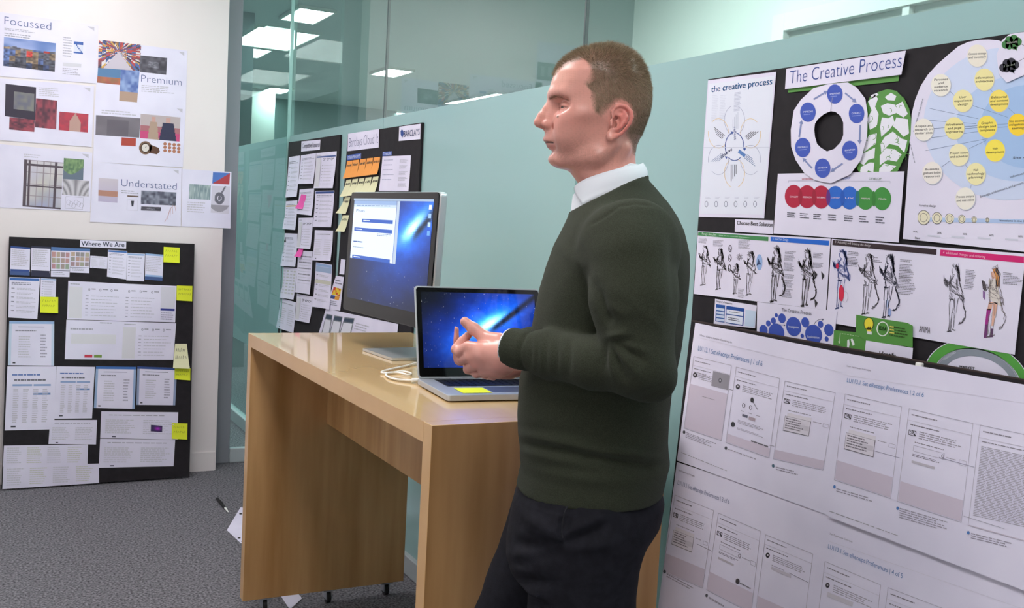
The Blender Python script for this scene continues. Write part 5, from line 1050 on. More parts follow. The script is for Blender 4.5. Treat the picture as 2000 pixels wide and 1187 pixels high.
    def mesh(s):
        F = s.F; S = F < 0; n = F.shape; c = np.zeros(tuple(x-1 for x in n), np.int8)
        off = [(i, j, k) for i in (0, 1) for j in (0, 1) for k in (0, 1)]
        v = lambda A, o: A[o[0]:n[0]-1+o[0], o[1]:n[1]-1+o[1], o[2]:n[2]-1+o[2]]
        for o in off: c += v(S, o)
        act = (c > 0) & (c < 8); ids = np.full(c.shape, -1, np.int64); I = np.argwhere(act); ids[act] = np.arange(len(I))
        P = np.zeros((len(I), 3)); cnt = np.zeros(len(I))
        for o in off:
            for ax in range(3):
                if o[ax]: continue
                o2 = list(o); o2[ax] = 1; f0 = F[I[:, 0]+o[0], I[:, 1]+o[1], I[:, 2]+o[2]]; f1 = F[I[:, 0]+o2[0], I[:, 1]+o2[1], I[:, 2]+o2[2]]
                m = (f0 < 0) != (f1 < 0); t_ = np.zeros(len(I)); t_[m] = f0[m]/(f0[m]-f1[m]); q = np.tile(np.array(o, float), (len(I), 1)); q[:, ax] += t_
                P[m] += q[m]; cnt[m] += 1
        P /= cnt[:, None]; V = s.lo+(I+P)*s.h; faces = []
        for ax in range(3):
            sl0 = [slice(None)]*3; sl1 = [slice(None)]*3; sl0[ax] = slice(0, -1); sl1[ax] = slice(1, None)
            ch = S[tuple(sl0)] != S[tuple(sl1)]; E_ = np.argwhere(ch); b, c_ = [(1, 2), (2, 0), (0, 1)][ax]
            ok = (E_[:, b] > 0) & (E_[:, c_] > 0) & (E_[:, b] < n[b]-1) & (E_[:, c_] < n[c_]-1); E_ = E_[ok]
            q = []
            for db, dc in ((1, 1), (0, 1), (0, 0), (1, 0)):
                e = E_.copy(); e[:, b] -= db; e[:, c_] -= dc; q.append(ids[e[:, 0], e[:, 1], e[:, 2]])
            q = np.stack(q, 1); fl = S[E_[:, 0], E_[:, 1], E_[:, 2]]; q[~fl] = q[~fl][:, ::-1]; faces.append(q)
        return V, np.concatenate(faces)
def smooth_v(V, Fq, it=2, lam=.5):
    e = np.concatenate([Fq[:, [0, 1]], Fq[:, [1, 2]], Fq[:, [2, 3]], Fq[:, [3, 0]]]); a = np.concatenate([e[:, 0], e[:, 1]]); b = np.concatenate([e[:, 1], e[:, 0]])
    dg = np.bincount(a, minlength=len(V))[:, None]
    for _ in range(it):
        m = np.stack([np.bincount(a, weights=V[b, i], minlength=len(V)) for i in range(3)], 1)/np.maximum(dg, 1); V = V+(m-V)*lam
    return V
def normals_v(V, Fq):
    n = np.cross(V[Fq[:, 2]]-V[Fq[:, 0]], V[Fq[:, 3]]-V[Fq[:, 1]]); N_ = np.zeros_like(V)
    for k in range(4):
        for i in range(3): N_[:, i] += np.bincount(Fq[:, k], weights=n[:, i], minlength=len(V))
    return N_/(np.linalg.norm(N_, axis=1)[:, None]+1e-12)
def to_mesh(name, V, Fq, mats, parent=None, col=None):
    W = man(V); me = bpy.data.meshes.new(name); me.vertices.add(len(W)); me.vertices.foreach_set('co', W.ravel())
    me.loops.add(Fq.size); me.loops.foreach_set('vertex_index', Fq.ravel().astype(np.int32)); me.polygons.add(len(Fq))
    me.polygons.foreach_set('loop_start', np.arange(0, Fq.size, 4, dtype=np.int32)); me.polygons.foreach_set('loop_total', np.full(len(Fq), 4, dtype=np.int32))
    me.update(calc_edges=True); me.validate()
    if col is not None:
        at = me.attributes.new('ink', 'FLOAT_COLOR', 'POINT'); c = np.ones((len(W), 4)); c[:, :3] = col; at.data.foreach_set('color', c.ravel())
    return link(name, me, mats, parent, True)
def NV(V, f, s=0):      # smooth pseudo noise over points
    r = np.random.RandomState(s); o = np.zeros(len(V))
    for k in range(7): d = r.normal(size=3); o += np.sin(V @ (d*f)+r.rand()*6.28)
    return o/7
# ---- head and neck (built facing straight ahead, then turned a little towards the viewer)
YAW = math.radians(8); CYW, SYW = math.cos(YAW), math.sin(YAW)
H = Field((-.095, -.105, 1.44), (.155, .105, 1.80), .00125)
H.loft([(1.787, .030, -.002, .016, 0, 2.1), (1.7845, .042, -.010, .026, 0, 2.1), (1.780, .058, -.021, .038, 0, 2.1), (1.772, .075, -.037, .049, 0, 2.1), (1.762, .090, -.047, .0575, 0, 2.1), (1.750, .1015, -.056, .064, 0, 2.2), (1.735, .1095, -.063, .070, 0, 2.3), (1.715, .1155, -.070, .0735, 0, 2.35), (1.697, .1165, -.0725, .074, 0, 2.35), (1.684, .1125, -.072, .073, 0, 2.3),
        (1.672, .106, -.0705, .0715, 0, 2.3), (1.655, .104, -.066, .069, 0, 2.25), (1.640, .106, -.061, .066, 0, 2.1), (1.625, .1085, -.0565, .063, 0, 2.0), (1.610, .107, -.0505, .060, 0, 2.0), (1.595, .103, -.0490, .0585, 0, 1.95), (1.584, .101, -.0500, .056, 0, 1.85), (1.575, .098, -.0515, .054, 0, 1.8), (1.568, .090, -.0525, .053, 0, 1.8), (1.562, .078, -.054, .053, 0, 2.0), (1.552, .068, -.056, .0545, 0, 2.1), (1.535, .054, -.058, .054, 0, 2.1), (1.51, .045, -.058, .054, 0, 2.1), (1.47, .038, -.055, .050, 0, 2.1), (1.44, .035, -.050, .045, 0, 2.1)], sh=.04)
for sg in (-1, 1):
    H.cap((.0, sg*.057, 1.606), (.030, sg*.050, 1.584), .009, .011, .02); H.cap((.030, sg*.050, 1.584), (.088, sg*.018, 1.574), .011, .012, .018)   # jaw
    H.ell((.070, sg*.043, 1.648), (.026, .020, .018), .03)                      # cheekbone
    H.cap((.1085, sg*.012, 1.693), (.090, sg*.044, 1.692), .0065, .0075, .018)     # brow ridge
    H.ell((.108, sg*.042, 1.6725), (.023, .019, .0105), .015, 'sub')             # eye socket
    H.ell((.062, sg*.082, 1.702), (.03, .010, .022), .02, 'sub')               # temple
    H.ell((.052, sg*.073, 1.618), (.024, .007, .018), .025, 'sub')               # hollow of the cheek
    H.ell((.0835, sg*.0335, 1.6695), (.0152, .0170, .0128), .003)               # lids over the eyeball
    H.cap((.0935, sg*.024, 1.6625), (.082, sg*.046, 1.6620), .0025, .0025, .006)
    H.ell((.080, sg*.034, 1.622), (.024, .021, .030), .02); H.ell((.088, sg*.027, 1.645), (.015, .014, .013), .012)   # cheek  # lower lid fold
    H.cap((-.022, sg*.044, 1.60), (.034, sg*.028, 1.50), .010, .010, .012)      # neck muscle
H.ell((.094, 0, 1.5765), (.0185, .022, .0135), .010)                           # chin
H.ell((.1030, 0, 1.614), (.0195, .024, .0165), .012)                             # muzzle
# nose
H.chain([(.104, 0, 1.684), (.106, 0, 1.668), (.109, 0, 1.652), (.1125, 0, 1.642)], [.010, .0125, .0145, .0155], .012)
H.chain([(.1075, 0, 1.692), (.1095, 0, 1.680), (.1185, 0, 1.667), (.1275, 0, 1.654), (.1330, 0, 1.6435)], [.0092, .0085, .0085, .0086, .0092], .006)
H.ell((.133, 0, 1.6425), (.0092, .0096, .0085), .004)
for sg in (-1, 1): H.ell((.1160, sg*.0125, 1.6392), (.0122, .0072, .0072), .0055)
H.cap((.132, 0, 1.638), (.116, 0, 1.634), .0042, .006, .004)
for sg in (-1, 1):
    H.ell((.1235, sg*.0072, 1.6325), (.0050, .0030, .0032), .0015, 'sub'); H.cap((.1025, sg*.0210, 1.640), (.106, sg*.0200, 1.6305), .0010, .0008, .004, 'sub')
    H.cap((.1035, sg*.024, 1.635), (.0965, sg*.033, 1.612), .0008, .0006, .010, 'sub')
# mouth
for sg in (-1, 1):
    H.chain([(.1185, 0, 1.6125), (.1160, sg*.009, 1.6125), (.1070, sg*.020, 1.6085), (.0960, sg*.0285, 1.6050)], [.0048, .0046, .0032, .0012], .003)
    H.chain([(.1095, 0, 1.5990), (.1078, sg*.009, 1.5990), (.1010, sg*.0195, 1.6012), (.0955, sg*.0275, 1.6040)], [.0054, .0052, .0036, .0014], .004)
    H.chain([(.1220, 0, 1.6062), (.1190, sg*.011, 1.6062), (.1090, sg*.0215, 1.6053), (.0985, sg*.0295, 1.6040)], [.0024, .0023, .0015, .0007], .0008, 'sub')
H.cap((.1145, -.012, 1.5895), (.1145, .012, 1.5895), .004, .004, .008, 'sub')
for sg in (-1, 1):  # slit between the lids
    H.chain([(.0965, sg*.021, 1.6680), (.1000, sg*.0310, 1.6685), (.0955, sg*.0420, 1.6680), (.0840, sg*.0500, 1.6660)], [.0012, .0019, .0017, .0005], .0008, 'sub')
# ears
def earpt(x, y, d=0.): q = mpx(1020+x*.2359, 80+y*.2359, .085); return (q[0]+.080*SYW)/CYW, q[2]
for sg in (-1, 1):
    def E3(x, y, s_): a, z = earpt(x, y); return (a, sg*s_, z)
    sf = lambda x, y: .0705+.0155*max(0, min(1, (x-735)/180))+.002*max(0, (y-600)/200)*0
    helix = [(757, 625), (752, 580), (775, 543), (815, 527), (860, 540), (895, 580), (905, 625), (888, 680), (858, 722), (825, 760), (785, 785), (745, 802)]
    anti = [(850, 590), (862, 630), (850, 670), (822, 705), (780, 732)]
    body = [(800, 570, 36), (845, 600, 40), (840, 650, 36), (800, 690, 36), (770, 740, 34), (740, 770, 30)]
    for x, y, r_ in body: H.ell(E3(x, y, sf(x, y)-.003), (r_*.00023*1.1, .0035, r_*.00023*1.35), .004)
    H.chain([E3(x, y, sf(x, y)+.0012) for x, y in helix], [.0030, .0031, .0032, .0034, .0034, .0034, .0034, .0032, .0030, .0032, .0042, .0050], .0015)
    H.ell(E3(728, 785, .071), (.0062, .0042, .0075), .003)
    H.chain([E3(x, y, sf(x, y)+.0005) for x, y in anti], [.0020, .0026, .0028, .0028, .0022], .0025)
    H.chain([E3(748, 690, .0725), E3(742, 655, .073)], [.0038, .0030], .003)                               # tragus
    H.ell(E3(790, 660, sf(790, 660)+.003), (.0058, .0058, .0090), .002, 'sub'); H.ell(E3(772, 690, .0735), (.0040, .006, .0052), .002, 'sub'); H.ell(E3(806, 590, sf(806, 590)+.003), (.0058, .0032, .0040), .002, 'sub')
V, Fq = H.mesh(); V = smooth_v(V, Fq, 4, .5); Nn = normals_v(V, Fq)
# hair region as a side-on outline
hp = [(255, 262), (290, 238), (340, 208), (430, 168), (520, 150), (560, 200), (597, 288), (585, 330), (540, 372), (565, 410), (600, 440), (600, 500), (605, 570), (640, 635), (672, 610), (700, 570), (745, 530), (785, 500), (850, 492), (905, 530), (935, 590), (925, 660), (885, 720), (880, 780), (915, 850), (940, 905), (948, 990), (1150, 960), (1200, 300), (900, -40), (500, 0), (230, 150)]
HP = np.array([mpx(1020+x*.2359, 80+y*.2359, .055)[[0, 2]] for x, y in hp])
def inpoly(a, z, P=HP):
    ins = np.zeros(len(a), bool); j = len(P)-1
    for i in range(len(P)):
        c = ((P[i, 1] > z) != (P[j, 1] > z)) & (a < (P[j, 0]-P[i, 0])*(z-P[i, 1])/(P[j, 1]-P[i, 1]+1e-12)+P[i, 0]); ins ^= c; j = i
    return ins
# receding corners: lift the parting line towards the middle of the forehead
def hairmask(V, jit=0.):
    a = V[:, 0]*CYW-np.abs(V[:, 1])*SYW+jit; z = V[:, 2]+jit*.5; m = inpoly(a, z)
    m |= (np.abs(V[:, 1]) < .028) & (z > 1.742) & (z-1.742 > (a-.107)*.9+.0*a); m &= ~((np.abs(V[:, 1]) > .0765) & (a > -.045) & (z < 1.682)); return m & (z > 1.588)
def softmask(V): return np.mean([hairmask(V, d_+.003*NV(V, 300, 6)) for d_ in np.linspace(-.0075, .0035, 8)], axis=0)
def L3(*c): return np.array(lin(c))
def blend(col, c, w_): return col*(1-w_[:, None])+np.array(c)[None, :]*w_[:, None]
def pdist(V, pts):
    d = np.full(len(V), 9.)
    for p, q in zip(pts[:-1], pts[1:]):
        p = np.array(p); q = np.array(q); ba = q-p; X = V-p; h = np.clip((X @ ba)/(ba @ ba), 0, 1); d = np.minimum(d, np.linalg.norm(X-h[:, None]*ba, axis=1))
    return d
def spot(V, c, r): return np.exp(-(((V-np.array(c))/np.array(r))**2).sum(1))
def skin_col(V, face=True):
    col = np.tile(L3(218, 156, 143), (len(V), 1)); n = NV(V, 140, 1)*.5+NV(V, 420, 2)*.5; col *= (1+.03*n)[:, None]
    if face:
        A = V.copy(); A[:, 1] = np.abs(A[:, 1])
        col = blend(col, L3(204, 126, 116), .55*spot(A, (.085, .04, 1.645), (.035, .03, .022))); col = blend(col, L3(206, 128, 112), .5*spot(A, (.132, 0, 1.643), (.018, .02, .012)))
        col = blend(col, L3(216, 120, 112), .75*np.clip(spot(A, (-.015, .085, 1.645), (.028, .012, .035))*1.6, 0, 1)*(A[:, 1] > .066)); col = blend(col, L3(222, 172, 154), .5*spot(A, (.10, .02, 1.725), (.03, .05, .025)))
        beard = np.clip(spot(A, (.055, .045, 1.585), (.055, .05, .026))*1.5, 0, 1)*(A[:, 0] > -.002); speck = np.clip(.55+.8*NV(V, 2600, 5), 0, 1); col = blend(col, L3(138, 96, 86), .50*beard*speck)
        mo = np.clip(spot(A, (.115, .0, 1.621), (.02, .024, .006))*1.4, 0, 1); col = blend(col, L3(140, 98, 84), .40*mo*speck)
        g = lambda d_, w_: np.clip(1.5-d_/w_, 0, 1)
        col = blend(col, L3(182, 112, 108), .85*g(pdist(A, [(.1150, 0, 1.5985), (.1120, .009, 1.5985), (.1035, .0195, 1.6010), (.0965, .0270, 1.6035)]), .0040)); col = blend(col, L3(170, 108, 102), .75*g(pdist(A, [(.1230, 0, 1.6100), (.1180, .010, 1.6100), (.1080, .0205, 1.6070), (.0970, .028, 1.6048)]), .0026))
        col = blend(col, L3(76, 38, 36), .95*g(pdist(A, [(.1200, 0, 1.6062), (.1170, .011, 1.6062), (.1075, .0215, 1.6052), (.0950, .0310, 1.6036)]), .0014)); col = blend(col, L3(86, 56, 46), .8*g(pdist(A, [(.0985, .021, 1.6695), (.1020, .0310, 1.6708), (.0970, .0430, 1.6700), (.0850, .0510, 1.6672)]), .0011)); col = blend(col, L3(150, 98, 88), .6*g(pdist(A, [(.1000, .020, 1.6750), (.1020, .0310, 1.6775), (.0960, .0430, 1.6762), (.0830, .0520, 1.6725)]), .0016))  # mouth line and lid crease: shade put into the skin colour
        col = blend(col, L3(84, 40, 38), np.clip(spot(A, (.112, .008, 1.6062), (.012, .018, .0016))*1.3-.2, 0, 1)); col = blend(col, L3(176, 118, 106), .6*spot(A, (.100, .030, 1.6725), (.02, .018, .008)))
        mo_ = mpx(1087, 231, .03); ma = mo_[0]+.028*SYW; col = blend(col, L3(112, 70, 56), np.clip(1.5*np.exp(-((V[:, 0]-ma)/.0016)**2-((V[:, 2]-mo_[2])/.0019)**2), 0, 1)*(V[:, 1] > .01))
        col = blend(col, L3(128, 98, 76), .85*np.clip(spot(A, (.098, .034, 1.6865), (.026, .022, .0036))*1.4-.1, 0, 1)*np.clip(.6+.8*NV(V, 1800, 9), 0, 1))
        k = softmask(V); col = blend(col, L3(126, 106, 84), .85*np.clip(k-.25*NV(V, 900, 8), 0, 1))
    return col
headV, headF = V, Fq; headC = skin_col(V)
# ---- hands (left hand near, right hand behind it)
def P3(x, y, s_): return mpx(x, y, s_)
HD = Field((.11, -.11, 1.15), (.27, .17, 1.33), .00135)
def limb(f, pts, rs, k=.003): f.chain([P3(*p) for p in pts], rs, k)
# left palm and back of hand
limb(HD, [(1015, 693, .115), (985, 693, .105), (955, 690, .10)], [.0285, .027, .023], .01)
for (x, y, s_), r_ in (((915, 678, .085), .0115), ((918, 696, .088), .0115), ((930, 711, .086), .0110), ((946, 722, .080), .0100)):
    HD.cap(P3(975, 690 if y < 700 else 706, .102), P3(x, y, s_), .019, r_, .010)
HD.cap(P3(985, 716, .095), P3(950, 724, .082), .016, .011, .01); HD.ell(P3(970, 722, .085), (.022, .018, .015), .008)
# thumb
limb(HD, [(974, 668, .095), (948, 660, .078), (925, 642, .070), (908, 628, .066)], [.0175, .0122, .0108, .0088], .006)
# index curls back up towards the thumb
limb(HD, [(915, 678, .085), (898, 687, .070), (891, 682, .062), (902, 667, .056), (914, 655, .054)], [.0118, .0104, .0098, .0088, .0074], .0018)
limb(HD, [(918, 697, .086), (902, 702, .064), (903, 690, .040), (915, 684, .030)], [.0110, .0092, .0082, .0070], .0018)
limb(HD, [(931, 712, .084), (914, 719, .062), (912, 706, .038), (924, 700, .030)], [.0104, .0088, .0080, .0068], .0018)
limb(HD, [(947, 723, .078), (930, 730, .058), (926, 718, .036), (936, 712, .030)], [.0092, .0078, .0070, .0060], .0018)
# right hand behind: palm turned up, index finger pointing upwards
limb(HD, [(1030, 706, -.075), (985, 716, -.050), (950, 716, -.020)], [.0270, .0250, .020], .01)
HD.ell(P3(935, 714, .000), (.030, .030, .014), .01)
limb(HD, [(925, 705, .012), (898, 702, .022), (886.5, 676, .026), (887, 660, .026), (888.5, 645, .024)], [.0125, .0108, .0100, .0092, .0076], .003)
limb(HD, [(930, 714, .012), (914, 721, .036), (928, 726, .052)], [.0105, .0088, .0078], .003)
limb(HD, [(945, 718, .006), (934, 728, .034), (948, 732, .054)], [.0100, .0086, .0074], .003)
limb(HD, [(957, 722, -.004), (952, 733, .024), (964, 736, .044)], [.0090, .0076, .0066], .003)
limb(HD, [(960, 712, -.03), (940, 698, -.03), (925, 688, -.022)], [.015, .0105, .0085], .004)
V, Fq = HD.mesh(); V = smooth_v(V, Fq, 2, .4)
hcol = skin_col(V, False)
for p in ((915, 678, .085), (918, 696, .088), (930, 711, .086), (891, 682, .062), (902, 702, .064)): hcol = blend(hcol, L3(206, 128, 116), .45*spot(V, P3(*p), (.008, .01, .008)))
handV, handF = V, Fq; handC = hcol
# ---- whole body under the clothes (one skinned volume from shoulders to feet)
B = Field((-.17, -.32, .0), (.33, .34, 1.53), .006)
B.loft([(1.50, .035, -.055, .050), (1.47, .04, -.08, .09), (1.44, .055, -.11, .145), (1.38, .088, -.135, .165), (1.25, .10, -.13, .15), (1.10, .10, -.11, .145), (1.0, .105, -.115, .155), (.90, .115, -.115, .16), (.84, .11, -.08, .155)], .02)
SH = np.array([-.045, .195, 1.435]); EL = np.array([-.068, .235, 1.222])
B.chain([(-.045, .18, 1.435), (-.07, .232, 1.222), (.10, .145, 1.228), (.15, .112, 1.228)], [.045, .032, .022, .016], .02)
B.chain([(-.045, -.18, 1.435), (-.06, -.235, 1.222), (.08, -.13, 1.218), (.14, -.075, 1.215)], [.045, .032, .022, .016], .02)
NL = [(-.005, .09, .90), (.0, .10, .50), (-.045, .105, .09)]; FL = [(.04, -.09, .90), (.205, -.10, .49), (.175, -.105, .09)]
B.chain(NL, [.085, .052, .034], .03); B.chain(FL, [.085, .052, .034], .03)
for q in (NL[2], FL[2]): B.cap((q[0]-.01, q[1], .05), (q[0]+.15, q[1], .035), .035, .022, .02)
bodyV, bodyF = B.mesh(); bodyV = smooth_v(bodyV, bodyF, 2); bodyC = skin_col(bodyV, False)
def turn(V): V = V.copy(); a = V[:, 0]*CYW-V[:, 1]*SYW; V[:, 1] = V[:, 0]*SYW+V[:, 1]*CYW; V[:, 0] = a; return V
Vs = [turn(headV), handV, bodyV]; Fs = []; o_ = 0
for v_, f_ in ((headV, headF), (handV, handF), (bodyV, bodyF)): Fs.append(f_+o_); o_ += len(v_)
SKIN = inkmat('skin', rough=.30, spec=.45, sss=.12)
person = to_mesh('person', np.concatenate(Vs), np.concatenate(Fs), SKIN, None, np.concatenate([headC, handC, bodyC]))
tag(person, 'man in a dark green sweater standing in profile with clasped hands', 'person')
person.location = (0, 0, 0)
# eyes
def mball(name, c, r, colfn, parent, m, seg=28, tn=False):
    bm = bmesh.new(); bmesh.ops.create_uvsphere(bm, u_segments=seg, v_segments=seg//2, radius=1); me = bpy.data.meshes.new(name); bm.to_mesh(me); bm.free()
    v = np.array([x.co for x in me.vertices]); c_ = np.ones((len(v), 4)); c_[:, :3] = [lin(colfn(x)) for x in v]
    W = v*np.array(r)+np.array(c); W = man(turn(W) if tn else W); me.vertices.foreach_set('co', W.ravel()); at = me.attributes.new('ink', 'FLOAT_COLOR', 'POINT'); at.data.foreach_set('color', c_.ravel())
    return link(name, me, m, parent, True)
EYE = inkmat('eye_surface', rough=.12, spec=.5)
for sg in (-1, 1):
    d = np.array([.93, .10, -.20]); d /= np.linalg.norm(d)
    mball('eye', (.0840, sg*.0335, 1.6690), (.0134, .0150, .0118), lambda x: (16, 14, 14) if x @ d > .93 else (62, 54, 48) if x @ d > .72 else (150, 134, 126), person, EYE, 40, True)  # white of the eye greyed, lid shade put into its colour
# fingernails
for p, q, w_ in (((916, 652.5, .058), (909, 658, .062), .0042), ):
    a = P3(*p); mball('fingernail', (a[0]+.002, a[1]+.004, a[2]+.001), (.0048, .0035, .0042), lambda x: (226, 176, 162), person, EYE, 16)
# ---- hair: thousands of short strands rooted on the scalp
rs = np.random.RandomState(5); hm = softmask(headV); fm_ = hm[headF].mean(1) > .05; HFc = headF[fm_]; 
A_ = headV[HFc]; area = np.linalg.norm(np.cross(A_[:, 2]-A_[:, 0], A_[:, 3]-A_[:, 1]), axis=1)*hm[HFc].mean(1)**1.3; NS = 46000
pick = rs.choice(len(HFc), NS, p=area/area.sum()); u_ = rs.rand(NS, 1); v_ = rs.rand(NS, 1); Q = A_[pick]; root = (Q[:, 0]*(1-u_)+Q[:, 1]*u_)*(1-v_)+(Q[:, 3]*(1-u_)+Q[:, 2]*u_)*v_
nr = Nn[HFc[pick]].mean(1); nr /= np.linalg.norm(nr, axis=1)[:, None]
top = np.clip((root[:, 2]-1.70)/.07, 0, 1); flow = np.stack([-.35+.75*top*(root[:, 0] > .05), np.zeros(NS), -1.0+.9*top], 1)+rs.normal(size=(NS, 3))*.33
flow -= nr*(flow*nr).sum(1)[:, None]; dr = nr*(.45+.35*top)[:, None]+flow*.75; dr /= np.linalg.norm(dr, axis=1)[:, None]
ln = (.0046+.0054*top)*(.7+.6*rs.rand(NS)); ln *= np.where((root[:, 2] < 1.63) & (root[:, 0] < 0), .4, 1); ln *= np.where(root[:, 0] > .02, .8, 1)
side = np.cross(dr, rs.normal(size=(NS, 3))); side /= np.linalg.norm(side, axis=1)[:, None]; wd = .00016
p0 = root-nr*.0004; p1 = p0+dr*(ln*.55)[:, None]; dr2 = dr+flow*.25; dr2 /= np.linalg.norm(dr2, axis=1)[:, None]; p2 = p1+dr2*(ln*.5)[:, None]
SV = np.stack([p0-side*wd, p0+side*wd, p1+side*wd*.8, p1-side*wd*.8, p2+side*wd*.25, p2-side*wd*.25], 1).reshape(-1, 3); b_ = (np.arange(NS)*6)[:, None]
SF = np.concatenate([b_+np.array([[0, 1, 2, 3]]), b_+np.array([[3, 2, 4, 5]])]); base = np.array([[150, 132, 106], [132, 114, 90], [174, 154, 126], [112, 96, 76]]); cs = base[rs.randint(0, 4, NS)]
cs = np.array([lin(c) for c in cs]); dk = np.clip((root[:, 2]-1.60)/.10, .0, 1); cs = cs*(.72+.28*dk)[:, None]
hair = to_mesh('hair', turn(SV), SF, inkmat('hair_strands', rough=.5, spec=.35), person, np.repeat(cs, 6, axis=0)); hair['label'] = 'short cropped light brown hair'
# eyebrows
NB = 420; t_ = rs.rand(NB); sgn = np.where(rs.rand(NB) < .5, -1, 1); ba = np.interp(t_, [0, .5, 1], [.1165, .1080, .084]); bs_ = np.interp(t_, [0, .5, 1], [.012, .032, .049]); bz = np.interp(t_, [0, .5, 1], [1.6850, 1.6885, 1.6830])+rs.normal(size=NB)*.0016
pts = np.stack([ba, sgn*bs_, bz], 1)
bq = (headV[:, 2] > 1.672) & (headV[:, 2] < 1.70) & (headV[:, 0] > .06); hv = headV[bq]; hn = Nn[bq]
idx = np.array([((hv-p)**2).sum(1).argmin() for p in pts]); root = hv[idx]; nr = hn[idx]; dr = np.stack([-np.abs(.5+0*t_), sgn*.6, .15+.25*(1-t_)], 1)+rs.normal(size=(NB, 3))*.15; dr -= nr*(dr*nr).sum(1)[:, None]*.8; dr /= np.linalg.norm(dr, axis=1)[:, None]; dr = dr+nr*.28
side = np.cross(dr, nr); side /= np.linalg.norm(side, axis=1)[:, None]; p0 = root; p1 = p0+dr*.0035; p2 = p1+dr*.003; wd = .00014
SV = np.stack([p0-side*wd, p0+side*wd, p1+side*wd*.8, p1-side*wd*.8, p2+side*wd*.2, p2-side*wd*.2], 1).reshape(-1, 3); b_ = (np.arange(NB)*6)[:, None]; SF = np.concatenate([b_+np.array([[0, 1, 2, 3]]), b_+np.array([[3, 2, 4, 5]])])
to_mesh('eyebrows', turn(SV), SF, inkmat('brow_strands', rough=.6), person, np.tile(L3(128, 100, 76), (len(SV), 1)))
# ---- sweater
S_ = Field((-.19, -.33, .935), (.20, .34, 1.60), .0030)
S_.loft([(1.60, .040, -.062, .060), (1.553, .045, -.070, .070), (1.530, .055, -.094, .088), (1.508, .058, -.114, .122), (1.483, .0655, -.133, .160), (1.457, .0745, -.147, .188), (1.416, .092, -.159, .198), (1.377, .104, -.162, .196), (1.337, .114, -.162, .190), (1.298, .121, -.160, .183), (1.248, .127, -.157, .177), (1.199, .1365, -.151, .172), (1.159, .1435, -.144, .170), (1.10, .1435, -.142, .170), (1.06, .140, -.142, .172), (1.035, .136, -.146, .176), (1.018, .1345, -.150, .178), (1.000, .1315, -.146, .174), (.985, .1345, -.144, .175), (.962, .138, -.140, .176), (.93, .138, -.140, .176)], 0, nf=2.3, nb=2.2, sh=.03)
S_.ell((-.048, .185, 1.428), (.082, .062, .078), .035); S_.ell((-.045, -.185, 1.428), (.080, .062, .078), .035)
S_.chain([(-.050, .205, 1.40), (-.056, .222, 1.34), (-.070, .238, 1.235)], [.074, .071, .058], .020)
S_.chain([(-.070, .238, 1.235), (.00, .208, 1.226), (.085, .150, 1.229), (.118, .131, 1.230)], [.055, .044, .0395, .0375], .014)
FD = np.array([.862, -.505, .03]); FD /= np.linalg.norm(FD); WC = np.array([.1560, .1085, 1.2315])
S_.cap((.105, .1385, 1.230), (.175, .0975, 1.232), .0375, .0365, .001, cuts=((WC, FD),))
S_.chain([(-.050, -.205, 1.40), (-.058, -.238, 1.235)], [.072, .056], .025); S_.chain([(-.058, -.238, 1.235), (.09, -.13, 1.220), (.135, -.085, 1.217)], [.052, .036, .034], .015)
S_.ell((-.10, .235, 1.205), (.03, .03, .03), .03)
S_.halfspace(lambda a, s, z: (z-(1.5155-.545*a)+0*s)*.88)
S_.halfspace(lambda a, s, z: .962-z+0*a+0*s)
# neckline rib
nk = []
for k in range(33):
    t_ = 2*math.pi*k/32; a = .000+.0635*math.cos(t_) if math.cos(t_) > 0 else -.000+.0735*math.cos(t_); s0_ = .078*math.sin(t_); nk.append((a, s0_, 1.5125-.545*a))
for p, q in zip(nk[:-1], nk[1:]): S_.cap(p, q, .0042, .0042, .003)
V, Fq = S_.mesh(); V = smooth_v(V, Fq, 3, .5); N_ = normals_v(V, Fq)
near = V[:, 1] > 0
def projv(V):
    c = (man(V)-CP) @ RC; return np.stack([CX+F*c[:, 0]/-c[:, 2], CY-F*c[:, 1]/-c[:, 2]], 1)
D_ = .0012*NV(V, 28, 3)+.0006*NV(V, 70, 4)
PX = projv(V); FAC = np.clip(N_[:, 1]*1.5, 0, 1)*(V[:, 1] > .02)
def pxf(p, q, s0, s1, wd, amp):
    """a soft crease (amp < 0) or ridge on the viewer's side of the cloth between two spots"""
    global D_
    a = np.array(p, float); b = np.array(q, float); ba = b-a; X = PX-a; h = np.clip((X @ ba)/(ba @ ba), 0, 1); d = np.linalg.norm(X-h[:, None]*ba, axis=1)*.00088
    D_ = D_+amp*np.exp(-(d/wd)**2)*np.sin(np.pi*np.clip(h*.86+.07, 0, 1))**.6*FAC
